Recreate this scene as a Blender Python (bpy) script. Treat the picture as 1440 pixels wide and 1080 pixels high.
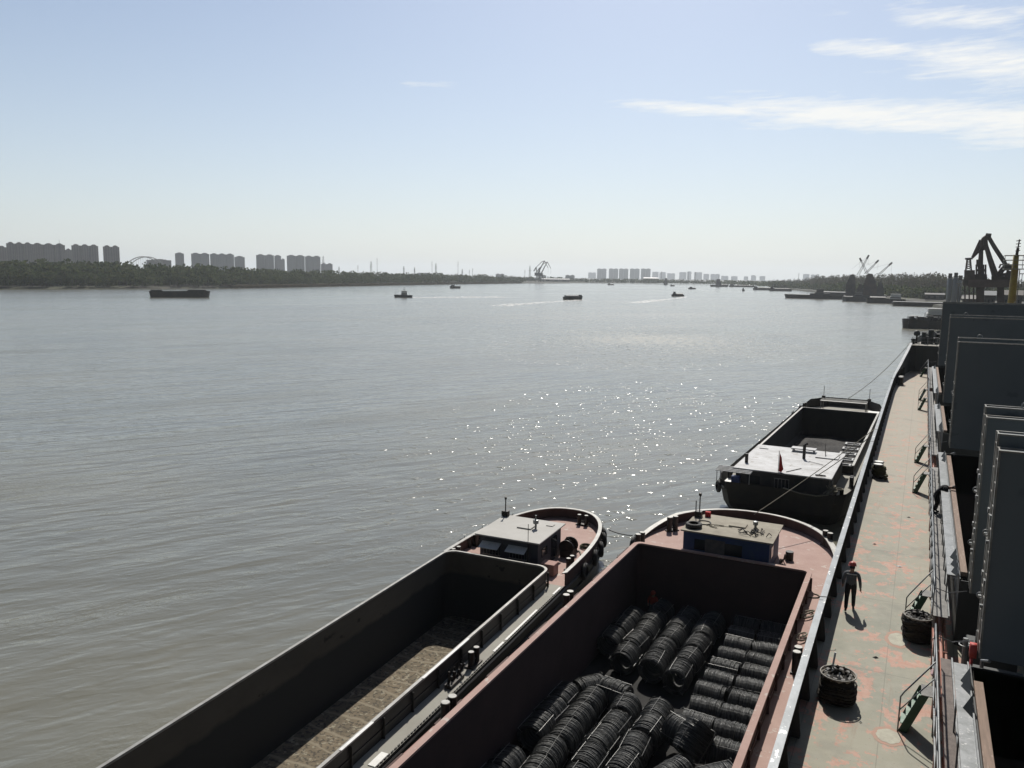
import bpy, bmesh, math, random
import numpy as np
from mathutils import Vector, Matrix, Euler, noise
from mathutils.geometry import delaunay_2d_cdt
R = math.radians
sc = bpy.context.scene
for o in list(bpy.data.objects): bpy.data.objects.remove(o)
random.seed(7)

# ------------------------------------------------------------------ camera
F = 1120.0
PITCH = math.atan(152 / F); ROLL = R(0.75)
YAW = math.atan((582 * math.cos(ROLL) - 144.4 * math.sin(ROLL)) / (F / math.cos(PITCH)))
CZ = 17.6
cam = bpy.data.cameras.new("camera"); co = bpy.data.objects.new("camera", cam)
sc.collection.objects.link(co); sc.camera = co
cam.sensor_width = 36.0; cam.lens = F / 1440 * 36.0; cam.clip_start = 0.2; cam.clip_end = 40000
f = Vector((-math.sin(YAW) * math.cos(PITCH), math.cos(YAW) * math.cos(PITCH), -math.sin(PITCH)))
r0 = Vector((math.cos(YAW), math.sin(YAW), 0)); u0 = r0.cross(f)
cr, sr = math.cos(ROLL), math.sin(ROLL)
rt = r0 * cr + u0 * sr
up = u0 * cr - r0 * sr
co.matrix_world = Matrix(((rt.x, up.x, -f.x, 0), (rt.y, up.y, -f.y, 0), (rt.z, up.z, -f.z, CZ), (0, 0, 0, 1)))

def ray(px, py):
    x, y = px - 720, py - 540
    x, y = (x * cr + y * sr) / F, -(-x * sr + y * cr) / F
    v0, v1, v2 = x, math.cos(PITCH) + y * math.sin(PITCH), -math.sin(PITCH) + y * math.cos(PITCH)
    c, s = math.cos(YAW), math.sin(YAW)
    return Vector((v0 * c - v1 * s, v0 * s + v1 * c, v2))
def at_z(px, py, z=0.0):
    r = ray(px, py); t = (z - CZ) / r.z
    return Vector((r.x * t, r.y * t, z))
def at_dist(px, dist, py=None, z=0.0):
    r = ray(px, py if py is not None else 392); h = math.hypot(r.x, r.y)
    return Vector((r.x * dist / h, r.y * dist / h, r.z * dist / h + CZ if py is not None else z))

# ------------------------------------------------------------------ sun, sky, exposure
SUN_EL, SUN_AZ = R(46), R(-16)           # azimuth clockwise from +Y
sun = bpy.data.lights.new("sun", 'SUN'); so = bpy.data.objects.new("sun", sun)
sc.collection.objects.link(so)
sun.energy = 4.4; sun.angle = R(0.5); sun.color = (1.0, 0.95, 0.87)
sd = Vector((math.sin(SUN_AZ) * math.cos(SUN_EL), math.cos(SUN_AZ) * math.cos(SUN_EL), math.sin(SUN_EL)))
so.rotation_euler = sd.to_track_quat('Z', 'Y').to_euler(); so.location = (0, 0, 200)

world = bpy.data.worlds.new("World"); sc.world = world; world.use_nodes = True
wn = world.node_tree; wn.nodes.clear(); wl = wn.links
def N(t, **k):
    n = wn.nodes.new(t)
    for a, b in k.items(): setattr(n, a, b)
    return n
def mth(op, a, b=None, c=None, clamp=False):
    n = N('ShaderNodeMath', operation=op); n.use_clamp = clamp
    for i, v in enumerate((a, b, c)):
        if v is None: continue
        if isinstance(v, (int, float)): n.inputs[i].default_value = v
        else: wl.new(v, n.inputs[i])
    return n.outputs[0]
sky = N('ShaderNodeTexSky', sky_type='NISHITA'); sky.sun_disc = False
sky.sun_elevation = SUN_EL; sky.sun_rotation = SUN_AZ
sky.air_density = 0.9; sky.dust_density = 1.0; sky.ozone_density = 2.4; sky.altitude = 0
tc = N('ShaderNodeTexCoord'); sep = N('ShaderNodeSeparateXYZ'); wl.new(tc.outputs['Generated'], sep.inputs[0])
X, Y, Z = sep.outputs
az = mth('MULTIPLY', mth('ARCTAN2', X, Y), 57.29578)
el = mth('MULTIPLY', mth('ARCSINE', Z), 57.29578)
cxyz = N('ShaderNodeCombineXYZ')
wl.new(mth('MULTIPLY', az, 0.055), cxyz.inputs[0]); wl.new(mth('MULTIPLY', el, 0.42), cxyz.inputs[1])
def wnoise(scale, detail, rough, off):
    m = N('ShaderNodeMapping'); m.inputs['Location'].default_value = off; wl.new(cxyz.outputs[0], m.inputs[0])
    n = N('ShaderNodeTexNoise'); n.inputs['Scale'].default_value = scale; n.inputs['Detail'].default_value = detail
    n.inputs['Roughness'].default_value = rough; n.inputs['Distortion'].default_value = 0.35
    wl.new(m.outputs[0], n.inputs['Vector']); return n.outputs['Fac']
n1 = wnoise(3.4, 10, 0.68, (3.1, 1.7, 0)); n2 = wnoise(11.0, 8, 0.65, (9.1, 4.4, 2))
def dir_ae(px, py):
    r = ray(px, py).normalized(); return math.degrees(math.atan2(r.x, r.y)), math.degrees(math.asin(r.z))
def blob(x0, y0, x1, y1, half, amp):
    """a streak of cloud whose bearing/height above the horizon runs from one end to the other"""
    a0, e0 = dir_ae(x0, y0); a1, e1 = dir_ae(x1, y1)
    ca, ce = (a0 + a1) / 2, (e0 + e1) / 2; ln = math.hypot(a1 - a0, e1 - e0) / 2
    ux, uy = (a1 - a0) / (2 * ln), (e1 - e0) / (2 * ln)
    da, de = mth('SUBTRACT', az, ca), mth('SUBTRACT', el, ce)
    p = mth('ADD', mth('MULTIPLY', da, ux / ln), mth('MULTIPLY', de, uy / ln))
    q = mth('ADD', mth('MULTIPLY', da, -uy / half), mth('MULTIPLY', de, ux / half))
    d = mth('ADD', mth('POWER', mth('ABSOLUTE', p), 4.0), mth('MULTIPLY', q, q))
    return mth('MULTIPLY', mth('POWER', 2.718, mth('MULTIPLY', d, -1.0)), amp)
blobs = [blob(850, 144, 1150, 160, .55, .9), blob(980, 150, 1700, 166, 1.15, 1.1), blob(1290, 172, 1700, 190, 1.35, 1.0),
         blob(1135, 66, 1300, 68, .6, .95), blob(1250, 80, 1650, 92, 1.7, .95), blob(1235, 18, 1450, 30, .75, .95),
         blob(1380, 18, 1600, 8, .6, .6), blob(1000, 181, 1230, 180, .25, .5), blob(960, 126, 1240, 130, .2, .42),
         blob(1190, 98, 1290, 103, .3, .42), blob(550, 116, 650, 120, .32, .62), blob(1130, 14, 1200, 20, .4, .4), blob(1330, 120, 1600, 130, 1.0, .5)]
msk = blobs[0]
for b in blobs[1:]: msk = mth('MAXIMUM', msk, b)
nn = mth('ADD', mth('MULTIPLY', n1, 0.68), mth('MULTIPLY', n2, 0.32))
cov = mth('SUBTRACT', mth('ADD', mth('MULTIPLY', msk, 1.0), mth('MULTIPLY', nn, 2.5)), 1.66)
cov = mth('MULTIPLY', mth('MULTIPLY', cov, 1.2, clamp=True), mth('MULTIPLY', msk, 2.2, clamp=True)); cov = mth('SMOOTH_MIN', cov, 0.93, 0.15, clamp=True)
# milky air low over the horizon, part of the sky itself
hz = mth('POWER', 2.718, mth('MULTIPLY', mth('MAXIMUM', el, 0.0), -0.085))
mix1 = N('ShaderNodeMix', data_type='RGBA'); wl.new(mth('MULTIPLY', hz, 0.76), mix1.inputs[0])
wl.new(sky.outputs[0], mix1.inputs[6]); mix1.inputs[7].default_value = (7.5, 8.05, 8.15, 1)
mix2 = N('ShaderNodeMix', data_type='RGBA'); wl.new(cov, mix2.inputs[0])
wl.new(mix1.outputs[2], mix2.inputs[6]); mix2.inputs[7].default_value = (9.6, 9.6, 9.3, 1)
bg = N('ShaderNodeBackground'); bg.inputs[1].default_value = 0.1
# the air scatters light forward: the sky is brightest round the sun's bearing, dimmer behind the photographer and overhead
hd_ = mth('ADD', mth('MULTIPLY', X, math.sin(SUN_AZ)), mth('MULTIPLY', Y, math.cos(SUN_AZ)))
def srange(v, a, b, c, d):
    n = N('ShaderNodeMapRange', interpolation_type='SMOOTHSTEP')
    for i, q in enumerate((a, b, c, d)): n.inputs[i + 1].default_value = q
    wl.new(v, n.inputs[0]); return n.outputs[0]
dim = mth('MULTIPLY', srange(hd_, -.35, .55, .22, 1.0), srange(el, 40, 66, 1.0, .55))
dm = N('ShaderNodeVectorMath', operation='SCALE'); wl.new(mix2.outputs[2], dm.inputs[0]); wl.new(dim, dm.inputs['Scale'])
wl.new(dm.outputs[0], bg.inputs[0]); wo = N('ShaderNodeOutputWorld'); wl.new(bg.outputs[0], wo.inputs[0])

sc.view_settings.view_transform = 'Standard'; sc.view_settings.look = 'None'
sc.view_settings.exposure = 0.0; sc.view_settings.gamma = 1.0
sc.cycles.use_denoising = True
sc.cycles.max_bounces = 8; sc.cycles.diffuse_bounces = 2; sc.cycles.glossy_bounces = 3; sc.cycles.volume_bounces = 1
sc.cycles.sample_clamp_indirect = 8.0

# ------------------------------------------------------------------ helpers
def col(c, k=1.0): return (c[0] * k, c[1] * k, c[2] * k, 1)
def mat(name, c, rough=0.7, metal=0.0, c2=None, scale=1.0, lo=0.4, hi=0.6, bump=0.0, bscale=None, stretch=(1, 1, 1), c3=None, s3=3.0, t3=0.62, spec=0.5, detail=6):
    m = bpy.data.materials.new(name); m.use_nodes = True; nt = m.node_tree; L = nt.links
    p = nt.nodes['Principled BSDF']; p.inputs['Roughness'].default_value = rough; p.inputs['Metallic'].default_value = metal
    p.inputs['Specular IOR Level'].default_value = spec
    p.inputs['Base Color'].default_value = col(c)
    tcn = nt.nodes.new('ShaderNodeTexCoord'); mp = nt.nodes.new('ShaderNodeMapping'); mp.inputs['Scale'].default_value = stretch
    L.new(tcn.outputs['Object'], mp.inputs[0])
    def nz(s, off=0.0, det=detail):
        n = nt.nodes.new('ShaderNodeTexNoise'); n.inputs['Scale'].default_value = s; n.inputs['Detail'].default_value = det
        n.inputs['Roughness'].default_value = 0.65
        if off:
            m2 = nt.nodes.new('ShaderNodeMapping'); m2.inputs['Location'].default_value = (off, off * .7, off * .3)
            L.new(mp.outputs[0], m2.inputs[0]); L.new(m2.outputs[0], n.inputs['Vector'])
        else: L.new(mp.outputs[0], n.inputs['Vector'])
        return n.outputs['Fac']
    if c2 is not None:
        rp = nt.nodes.new('ShaderNodeValToRGB'); rp.color_ramp.elements[0].position = lo; rp.color_ramp.elements[1].position = hi
        rp.color_ramp.elements[0].color = col(c); rp.color_ramp.elements[1].color = col(c2)
        L.new(nz(scale), rp.inputs[0]); out = rp.outputs[0]
        if c3 is not None:
            r3 = nt.nodes.new('ShaderNodeValToRGB'); r3.color_ramp.elements[0].position = t3; r3.color_ramp.elements[1].position = t3 + 0.04
            L.new(nz(s3, 5.3), r3.inputs[0]); mx = nt.nodes.new('ShaderNodeMix'); mx.data_type = 'RGBA'
            L.new(r3.outputs[0], mx.inputs[0]); L.new(out, mx.inputs[6]); mx.inputs[7].default_value = col(c3); out = mx.outputs[2]
        L.new(out, p.inputs['Base Color'])
    if bump:
        b = nt.nodes.new('ShaderNodeBump'); b.inputs['Strength'].default_value = 0.6; b.inputs['Distance'].default_value = bump
        L.new(nz(bscale or scale * 6, 2.2, 4), b.inputs['Height']); L.new(b.outputs[0], p.inputs['Normal'])
    return m

class MB:
    def __init__(s): s.v = []; s.f = []; s.mi = []; s.m = 0
    def add(s, vs, fs):
        n = len(s.v); s.v += [tuple(v) for v in vs]; s.f += [[i + n for i in f] for f in fs]; s.mi += [s.m] * len(fs); return s
    def box(s, x0, x1, y0, y1, z0, z1):
        return s.add([(x0, y0, z0), (x1, y0, z0), (x1, y1, z0), (x0, y1, z0), (x0, y0, z1), (x1, y0, z1), (x1, y1, z1), (x0, y1, z1)],
                     [(3, 2, 1, 0), (4, 5, 6, 7), (0, 1, 5, 4), (1, 2, 6, 5), (2, 3, 7, 6), (3, 0, 4, 7)])
    def prism(s, poly, a0, a1, axis='z'):
        n = len(poly)
        def q(p, a): return {'z': (p[0], p[1], a), 'y': (p[0], a, p[1]), 'x': (a, p[0], p[1])}[axis]
        vs = [q(p, a0) for p in poly] + [q(p, a1) for p in poly]
        return s.add(vs, [list(range(n))[::-1], list(range(n, 2 * n))] + [(i, (i + 1) % n, n + (i + 1) % n, n + i) for i in range(n)])
    def tube(s, pts, r, seg=8, caps=True):
        pts = [Vector(p) for p in pts]; n = len(pts); rr = r if isinstance(r, (list, tuple)) else [r] * n
        vs = []; prev = None
        for i, p in enumerate(pts):
            t = (pts[min(i + 1, n - 1)] - pts[max(i - 1, 0)]).normalized()
            if prev is None: a = t.orthogonal().normalized()
            else: a = (prev - t * prev.dot(t)).normalized() if (prev - t * prev.dot(t)).length > 1e-6 else t.orthogonal().normalized()
            prev = a; b = t.cross(a)
            for k in range(seg):
                w = 2 * math.pi * k / seg; vs.append(p + (a * math.cos(w) + b * math.sin(w)) * rr[i])
        fs = [(i * seg + k, i * seg + (k + 1) % seg, (i + 1) * seg + (k + 1) % seg, (i + 1) * seg + k) for i in range(n - 1) for k in range(seg)]
        if caps: fs += [list(range(seg))[::-1], list(range((n - 1) * seg, n * seg))]
        return s.add(vs, fs)
    def lathe(s, prof, o=(0, 0, 0), seg=20, axis='z', closed=False):
        vs = []; n = len(prof)
        for (r, h) in prof:
            for k in range(seg):
                w = 2 * math.pi * k / seg; c, d = r * math.cos(w), r * math.sin(w)
                vs.append({'z': (o[0] + c, o[1] + d, o[2] + h), 'x': (o[0] + h, o[1] + c, o[2] + d), 'y': (o[0] + c, o[1] + h, o[2] - d)}[axis])
        m = n if closed else n - 1
        return s.add(vs, [(i * seg + k, i * seg + (k + 1) % seg, ((i + 1) % n) * seg + (k + 1) % seg, ((i + 1) % n) * seg + k) for i in range(m) for k in range(seg)])
    def torus(s, o, R_, r, axis='z', seg=20, ms=8):
        return s.lathe([(R_ + r * math.cos(2 * math.pi * i / ms), r * math.sin(2 * math.pi * i / ms)) for i in range(ms)], o, seg, axis, True)
    def build(s, name, m, parent=None, smooth=False, bevel=0.0):
        me = bpy.data.meshes.new(name); me.from_pydata(s.v, [], s.f); me.validate(clean_customdata=False)
        for x in (m if isinstance(m, (list, tuple)) else [m]): me.materials.append(x)
        if isinstance(m, (list, tuple)) and len(me.polygons) == len(s.mi): me.polygons.foreach_set('material_index', s.mi)
        if smooth: me.polygons.foreach_set('use_smooth', [True] * len(me.polygons))
        bm = bmesh.new(); bm.from_mesh(me); bmesh.ops.recalc_face_normals(bm, faces=bm.faces); bm.to_mesh(me); bm.free()
        o = bpy.data.objects.new(name, me); sc.collection.objects.link(o)
        if parent is not None: o.parent = parent
        if bevel:
            b = o.modifiers.new('bevel', 'BEVEL'); b.width = bevel; b.segments = 1; b.limit_method = 'ANGLE'
        return o
def build_each(b, name, m, parent=None):
    """every loose piece of a builder becomes an object of its own"""
    par = list(range(len(b.v)))
    def fd(i):
        while par[i] != i: par[i] = par[par[i]]; i = par[i]
        return i
    for f_ in b.f:
        for i in f_[1:]: par[fd(i)] = fd(f_[0])
    gr = {}
    for f_ in b.f: gr.setdefault(fd(f_[0]), []).append(f_)
    out = []
    for fs in gr.values():
        ids = sorted({i for f_ in fs for i in f_}); mp = {i: k for k, i in enumerate(ids)}; q = MB(); q.add([b.v[i] for i in ids], [[mp[i] for i in f_] for f_ in fs])
        out.append(q.build(name, m, parent))
    return out
def tag(o, label=None, cat=None, group=None, kind=None):
    if label: o['label'] = label
    if cat: o['category'] = cat
    if group: o['group'] = group
    if kind: o['kind'] = kind
    return o
def thing(name, loc, label, cat, group=None, rz=0.0):
    o = bpy.data.objects.new(name, None); sc.collection.objects.link(o); o.empty_display_size = 0.3
    o.location = loc; o.rotation_euler = (0, 0, rz); return tag(o, label, cat, group)
def copy_tree(o, parent=None):
    c = o.copy(); sc.collection.objects.link(c); c.parent = parent
    for ch in o.children: copy_tree(ch, c)
    return c

# ------------------------------------------------------------------ materials
M = {}
M['deck_red'] = mat('oxide_red_deck', (.38, .225, .19), .78, c2=(.29, .155, .13), scale=.9, lo=.35, hi=.7, c3=(.42, .33, .28), s3=2.5, t3=.63, bump=.004)
M['deck_red_light'] = mat('worn_pink_deck', (.45, .31, .265), .82, c2=(.36, .225, .19), scale=.8, lo=.3, hi=.75, c3=(.5, .43, .38), s3=1.7, t3=.6, bump=.004)
M['red_wall'] = mat('shaded_oxide_red_plate', (.055, .03, .026), .8, c2=(.085, .045, .038), scale=.7, lo=.3, hi=.7, stretch=(1, 1, .3))  # red paint of the upright plates, darkened so the colour carries their shade
M['deck_grey'] = mat('weathered_grey_deck', (.33, .32, .28), .8, c2=(.26, .25, .215), scale=.8, lo=.3, hi=.7, c3=(.19, .17, .14), s3=1.3, t3=.66, bump=.003)
M['hull_dark'] = mat('tarred_hull', (.018, .018, .018), .55, c2=(.035, .03, .026), scale=1.2, lo=.4, hi=.7, bump=.006)
M['coil_wall'] = mat('shaded_red_hold', (.06, .038, .034), .85, c2=(.085, .052, .046), scale=.6, lo=.3, hi=.7, bump=.01)  # inner hold walls: separate dark red, the hold's shade is in the colour
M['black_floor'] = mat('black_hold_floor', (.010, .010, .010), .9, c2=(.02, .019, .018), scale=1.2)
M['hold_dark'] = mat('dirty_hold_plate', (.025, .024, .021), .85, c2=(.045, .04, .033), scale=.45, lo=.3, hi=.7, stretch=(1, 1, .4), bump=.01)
M['rim_grey'] = mat('scuffed_rim', (.34, .34, .32), .5, c2=(.22, .21, .19), scale=2.0, lo=.35, hi=.65, metal=.2)
M['white_paint'] = mat('white_paint', (.78, .78, .75), .55, c2=(.6, .6, .57), scale=3, lo=.45, hi=.8)
M['black_iron'] = mat('black_iron', (.02, .02, .02), .5, c2=(.05, .035, .025), scale=6, lo=.45, hi=.75, metal=.3)
M['rubber'] = mat('old_rubber', (.018, .018, .018), .75, c2=(.04, .04, .038), scale=5)
M['roof_grey'] = mat('grey_cabin_roof', (.44, .43, .40), .7, c2=(.36, .35, .32), scale=.7, lo=.3, hi=.7, c3=(.3, .28, .24), s3=4, t3=.68, bump=.003)
M['roof_tan'] = mat('tan_cabin_roof', (.36, .33, .26), .85, c2=(.24, .21, .165), scale=1.0, lo=.35, hi=.7, c3=(.12, .1, .08), s3=3.3, t3=.66, bump=.004)
M['roof_white'] = mat('silver_white_roof', (.50, .51, .52), .6, c2=(.33, .33, .33), scale=.9, lo=.35, hi=.65, c3=(.22, .205, .18), s3=1.7, t3=.6, bump=.004)
M['cabin_navy'] = mat('navy_cabin_wall', (.035, .04, .055), .6, c2=(.05, .055, .065), scale=2)
M['cabin_blue'] = mat('blue_cabin_wall', (.02, .055, .17), .6, c2=(.03, .07, .16), scale=2, c3=(.12, .10, .09), s3=4, t3=.7)
M['glass'] = mat('dark_window_glass', (.02, .025, .03), .08, spec=.8)
M['silver'] = mat('galvanised_steel', (.23, .24, .245), .45, c2=(.16, .17, .17), scale=2.5, metal=.35, c3=(.42, .42, .41), s3=9, t3=.62, bump=.004, bscale=18)
M['cap'] = mat('scuffed_cap_rail', (.215, .235, .25), .5, c2=(.16, .175, .185), scale=2.2, metal=.2, c3=(.62, .63, .62), s3=7, t3=.61, stretch=(1, .5, 1), bump=.006, bscale=9)
M['ship_dark'] = mat('dark_green_black_plate', (.028, .034, .036), .6, c2=(.04, .045, .045), scale=.6, lo=.3, hi=.7)
M['bulwark_in'] = mat('bulwark_inside', (.028, .031, .032), .7, c2=(.04, .04, .039), scale=.8, lo=.3, hi=.7, stretch=(1, 1, .3))
M['cover'] = mat('hatch_cover_paint', (.13, .155, .168), .6, c2=(.155, .18, .19), scale=.35, lo=.3, hi=.75, c3=(.11, .132, .146), s3=.9, t3=.62, detail=3)
M['cover_edge'] = mat('hatch_cover_edge', (.30, .30, .275), .6, c2=(.17, .15, .13), scale=3.0, lo=.4, hi=.7, metal=.1)
M['green'] = mat('dark_green_paint', (.02, .07, .035), .55, c2=(.035, .09, .05), scale=4)
M['green_light'] = mat('worn_green_treads', (.14, .24, .17), .6, c2=(.3, .36, .3), scale=6)
M['pipe_pink'] = mat('primer_pink_pipe', (.46, .19, .13), .65, c2=(.34, .18, .14), scale=3, c3=(.5, .42, .37), s3=5, t3=.6)
M['grate'] = mat('galvanised_grating', (.085, .083, .08), .6, c2=(.17, .165, .155), scale=3.0, lo=.35, hi=.65, metal=.3, bump=.02, bscale=30)
M['grate_brown'] = mat('rusty_grating', (.085, .068, .06), .7, c2=(.16, .13, .115), scale=4.0, lo=.35, hi=.65, metal=.2, bump=.02, bscale=30)
M['wood'] = mat('old_plank', (.30, .215, .165), .85, c2=(.20, .145, .11), scale=2.5, lo=.3, hi=.7, stretch=(6, .5, 1), c3=(.40, .31, .25), s3=4, t3=.6, bump=.006)
M['yellow'] = mat('mast_yellow', (.34, .26, .06), .6, c2=(.24, .17, .05), scale=1.2, c3=(.13, .09, .04), s3=3, t3=.66)
M['crane_iron'] = mat('brown_iron', (.06, .045, .04), .75)
M['rope'] = mat('worn_rope', (.16, .15, .12), .9, c2=(.28, .26, .2), scale=30)
M['rope_green'] = mat('mossy_rope', (.035, .04, .015), .9, c2=(.06, .055, .02), scale=12, bump=.02, bscale=40)
M['flag'] = mat('red_flag_cloth', (.45, .02, .02), .8)
M['orange'] = mat('orange_cloth', (.36, .06, .03), .85)
M['skin'] = mat('skin', (.33, .19, .13), .6)
M['shirt'] = mat('grey_work_shirt', (.095, .10, .105), .9, c2=(.13, .135, .14), scale=7)
M['trousers'] = mat('black_trousers', (.012, .012, .015), .9)
M['helmet'] = mat('red_helmet', (.42, .07, .045), .45)
M['band'] = mat('reflective_band', (.5, .5, .48), .5)
M['hair'] = mat('dark_hair', (.01, .009, .008), .7)
# ------------------------------------------------------------------ barges' placing (needed by the water sheet)
BA = dict(o=(-19.3, 36.4), rz=R(2.7), cw=.08, hx0=-3.1, hx1=2.85, ox0=-3.6, ox1=3.72, y0=-34.0, yE=11.4, deck=1.6, rim=2.5, floor=-1.25)
BB = dict(o=(-9.0, 42.9), rz=R(0.4), hx0=-4.65, hx1=4.6, ox0=-5.65, ox1=6.05, y0=-38.0, yE=10.4, deck=1.6, rim=2.4, floor=-1.65)
BC = dict(o=(-8.45, 59.2), rz=R(-0.9), hx0=-4.05, hx1=3.95, ox0=-4.75, ox1=4.75, y0=0.0, yE=48.0, deck=1.8, rim=2.5, floor=-0.6)
def loc2w(b, x, y):
    c, s = math.cos(b['rz']), math.sin(b['rz'])
    return (b['o'][0] + x * c - y * s, b['o'][1] + x * s + y * c)
holes = [[loc2w(b, x, y) for x, y in ((b['hx0'] - .2, ya), (b['hx1'] + .2, ya), (b['hx1'] + .2, yb), (b['hx0'] - .2, yb))]
         for b, ya, yb in ((BA, -33, .2), (BB, -37, .2), (BC, 10.3, 40.2))]

# ------------------------------------------------------------------ water
def water_mat():
    m = bpy.data.materials.new('river_water'); m.use_nodes = True; nt = m.node_tree; L = nt.links
    p = nt.nodes['Principled BSDF']; p.inputs['IOR'].default_value = 1.43
    g = nt.nodes.new('ShaderNodeTexCoord')
    def nz(scale, rot, st, det=3, rough=.5, off=0, dist=0.0):
        mp = nt.nodes.new('ShaderNodeMapping'); mp.vector_type = 'TEXTURE'; mp.inputs['Rotation'].default_value = (0, 0, R(rot)); mp.inputs['Scale'].default_value = (1 / st[0], 1 / st[1], 1)
        mp.inputs['Location'].default_value = (off, off * .37, 0)
        n = nt.nodes.new('ShaderNodeTexNoise'); n.inputs['Scale'].default_value = scale; n.inputs['Detail'].default_value = det
        n.inputs['Roughness'].default_value = rough; n.inputs['Distortion'].default_value = dist
        L.new(g.outputs['Object'], mp.inputs[0]); L.new(mp.outputs[0], n.inputs['Vector']); return n.outputs['Fac']
    def mm(op, a, b=0.0, cl=False):
        n = nt.nodes.new('ShaderNodeMath'); n.operation = op; n.use_clamp = cl
        for i, v in enumerate((a, b)):
            if isinstance(v, (int, float)): n.inputs[i].default_value = v
            else: L.new(v, n.inputs[i])
        return n.outputs[0]
    # wind waves run up the river, their crests lie across it
    w1 = nz(0.55, 61, (.32, 1.0, 1), 2, .45, 0, .3)      # main chop
    w2 = nz(1.6, 50, (.4, 1.0, 1), 2, .5, 7, .4)
    w3 = nz(5.0, 75, (.6, 1.0, 1), 2, .5, 3)
    w5 = nz(1.25, 20, (.7, 1.0, 1), 1, .5, 17)         # sparse steep wavelets that catch the sun
    w0 = nz(0.11, 66, (.5, 1.0, 1), 2, .5, 5)           # long swell
    w4 = nz(.05, 62, (.3, 1.4, 1), 3, .6, 31)            # cat's-paws: patches of steep small ripples
    h = mm('ADD', mm('ADD', mm('MULTIPLY', w1, WV[0]), mm('MULTIPLY', w2, WV[1])), mm('ADD', mm('MULTIPLY', w3, mm('ADD', mm('MULTIPLY', mm('MULTIPLY', mm('SUBTRACT', w4, .52), 6.0, True), .06), WV[2])), mm('MULTIPLY', w0, WV[3])))
    # where the wind ruffles the river: two gust patches ahead of the moored barges, little elsewhere
    sx = nt.nodes.new('ShaderNodeSeparateXYZ'); L.new(g.outputs['Object'], sx.inputs[0])
    def patch(cx, cy, rx, ry, amp):
        a = mm('POWER', mm('ABSOLUTE', mm('MULTIPLY', mm('SUBTRACT', sx.outputs[0], cx), 1 / rx)), 2.0); b_ = mm('POWER', mm('ABSOLUTE', mm('MULTIPLY', mm('SUBTRACT', sx.outputs[1], cy), 1 / ry)), 2.0)
        return mm('MULTIPLY', mm('MULTIPLY', mm('SUBTRACT', 1.0, mm('ADD', a, b_), True), 2.2, True), amp)
    def soft(cx, cy, rx, ry, amp):
        a = mm('POWER', mm('ABSOLUTE', mm('MULTIPLY', mm('SUBTRACT', sx.outputs[0], cx), 1 / rx)), 2.0); b_ = mm('POWER', mm('ABSOLUTE', mm('MULTIPLY', mm('SUBTRACT', sx.outputs[1], cy), 1 / ry)), 2.0)
        return mm('MULTIPLY', mm('POWER', 2.718, mm('MULTIPLY', mm('ADD', a, b_), -1.0)), amp)
    gust = mm('ADD', mm('MAXIMUM', mm('MULTIPLY', soft(-29, 92, 22, 40, .95), mm('MULTIPLY', mm('SUBTRACT', nz(.13, 62, (.3, 1.2, 1), 2, .5, 41), .28), 3.2, True)), mm('MAXIMUM', patch(-62, 218, 46, 80, 1.5), patch(-17, 50, 7, 8, .7))), mm('MULTIPLY', mm('SUBTRACT', w4, .55), .5, True))
    h = mm('ADD', h, mm('MULTIPLY', mm('MULTIPLY', mm('MAXIMUM', mm('SUBTRACT', w5, GL[0]), 0.0), GL[1]), gust))
    b = nt.nodes.new('ShaderNodeBump'); b.inputs['Strength'].default_value = 1.0; b.inputs['Distance'].default_value = 1.0
    L.new(h, b.inputs['Height']); L.new(b.outputs[0], p.inputs['Normal'])
    # silt clouds
    s1 = nz(.035, 10, (1, 1, 1), 4, .6, 11)
    r = nt.nodes.new('ShaderNodeValToRGB'); r.color_ramp.elements[0].position = .35; r.color_ramp.elements[1].position = .68
    r.color_ramp.elements[0].color = (.146, .147, .119, 1); r.color_ramp.elements[1].color = (.184, .175, .131, 1)
    L.new(s1, r.inputs[0]); L.new(r.outputs[0], p.inputs['Base Color'])
    # gust patches change how rough the skin of the water is
    gs = nz(.012, 62, (.35, 1.6, 1), 4, .6, 21)
    mr = nt.nodes.new('ShaderNodeMapRange'); mr.inputs[1].default_value = .35; mr.inputs[2].default_value = .65
    mr.inputs[3].default_value = .11; mr.inputs[4].default_value = .20; L.new(gs, mr.inputs[0])
    sp_ = nz(1.1, 75, (.25, 1.0, 1), 4, .7, 27)        # the far gusts roughen the water in streaks
    far_ = mm('MULTIPLY', mm('ADD', soft(-66, 222, 30, 30, .30), soft(-150, 430, 190, 330, .17)), mm('MULTIPLY', mm('SUBTRACT', sp_, .40), 5.0, True))
    L.new(mm('ADD', mr.outputs[0], far_), p.inputs['Roughness'])
    return m
WV = (.20, .055, .005, .34)
GL = (.625, 1.3)
M['water'] = water_mat()
pts = [(-9000, -300), (9000, -300), (9000, 9400), (-9000, 9400)]; edges = [(0, 1), (1, 2), (2, 3), (3, 0)]
for h_ in holes:
    n = len(pts); pts += h_; edges += [(n + i, n + (i + 1) % 4) for i in range(4)]
vs, es, fs, *_ = delaunay_2d_cdt([Vector(p) for p in pts], edges, [], 0, 1e-6)
def inside(p, poly):
    return all((poly[(i + 1) % 4][0] - poly[i][0]) * (p[1] - poly[i][1]) - (poly[(i + 1) % 4][1] - poly[i][1]) * (p[0] - poly[i][0]) > 0 for i in range(4))
w = MB(); keep = []
for f_ in fs:
    c = (sum(vs[i].x for i in f_) / len(f_), sum(vs[i].y for i in f_) / len(f_))
    if not any(inside(c, h_) for h_ in holes): keep.append(list(f_))
w.add([(v.x, v.y, 0) for v in vs], keep)
tag(w.build('river_water', M['water']), kind='structure')

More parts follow.
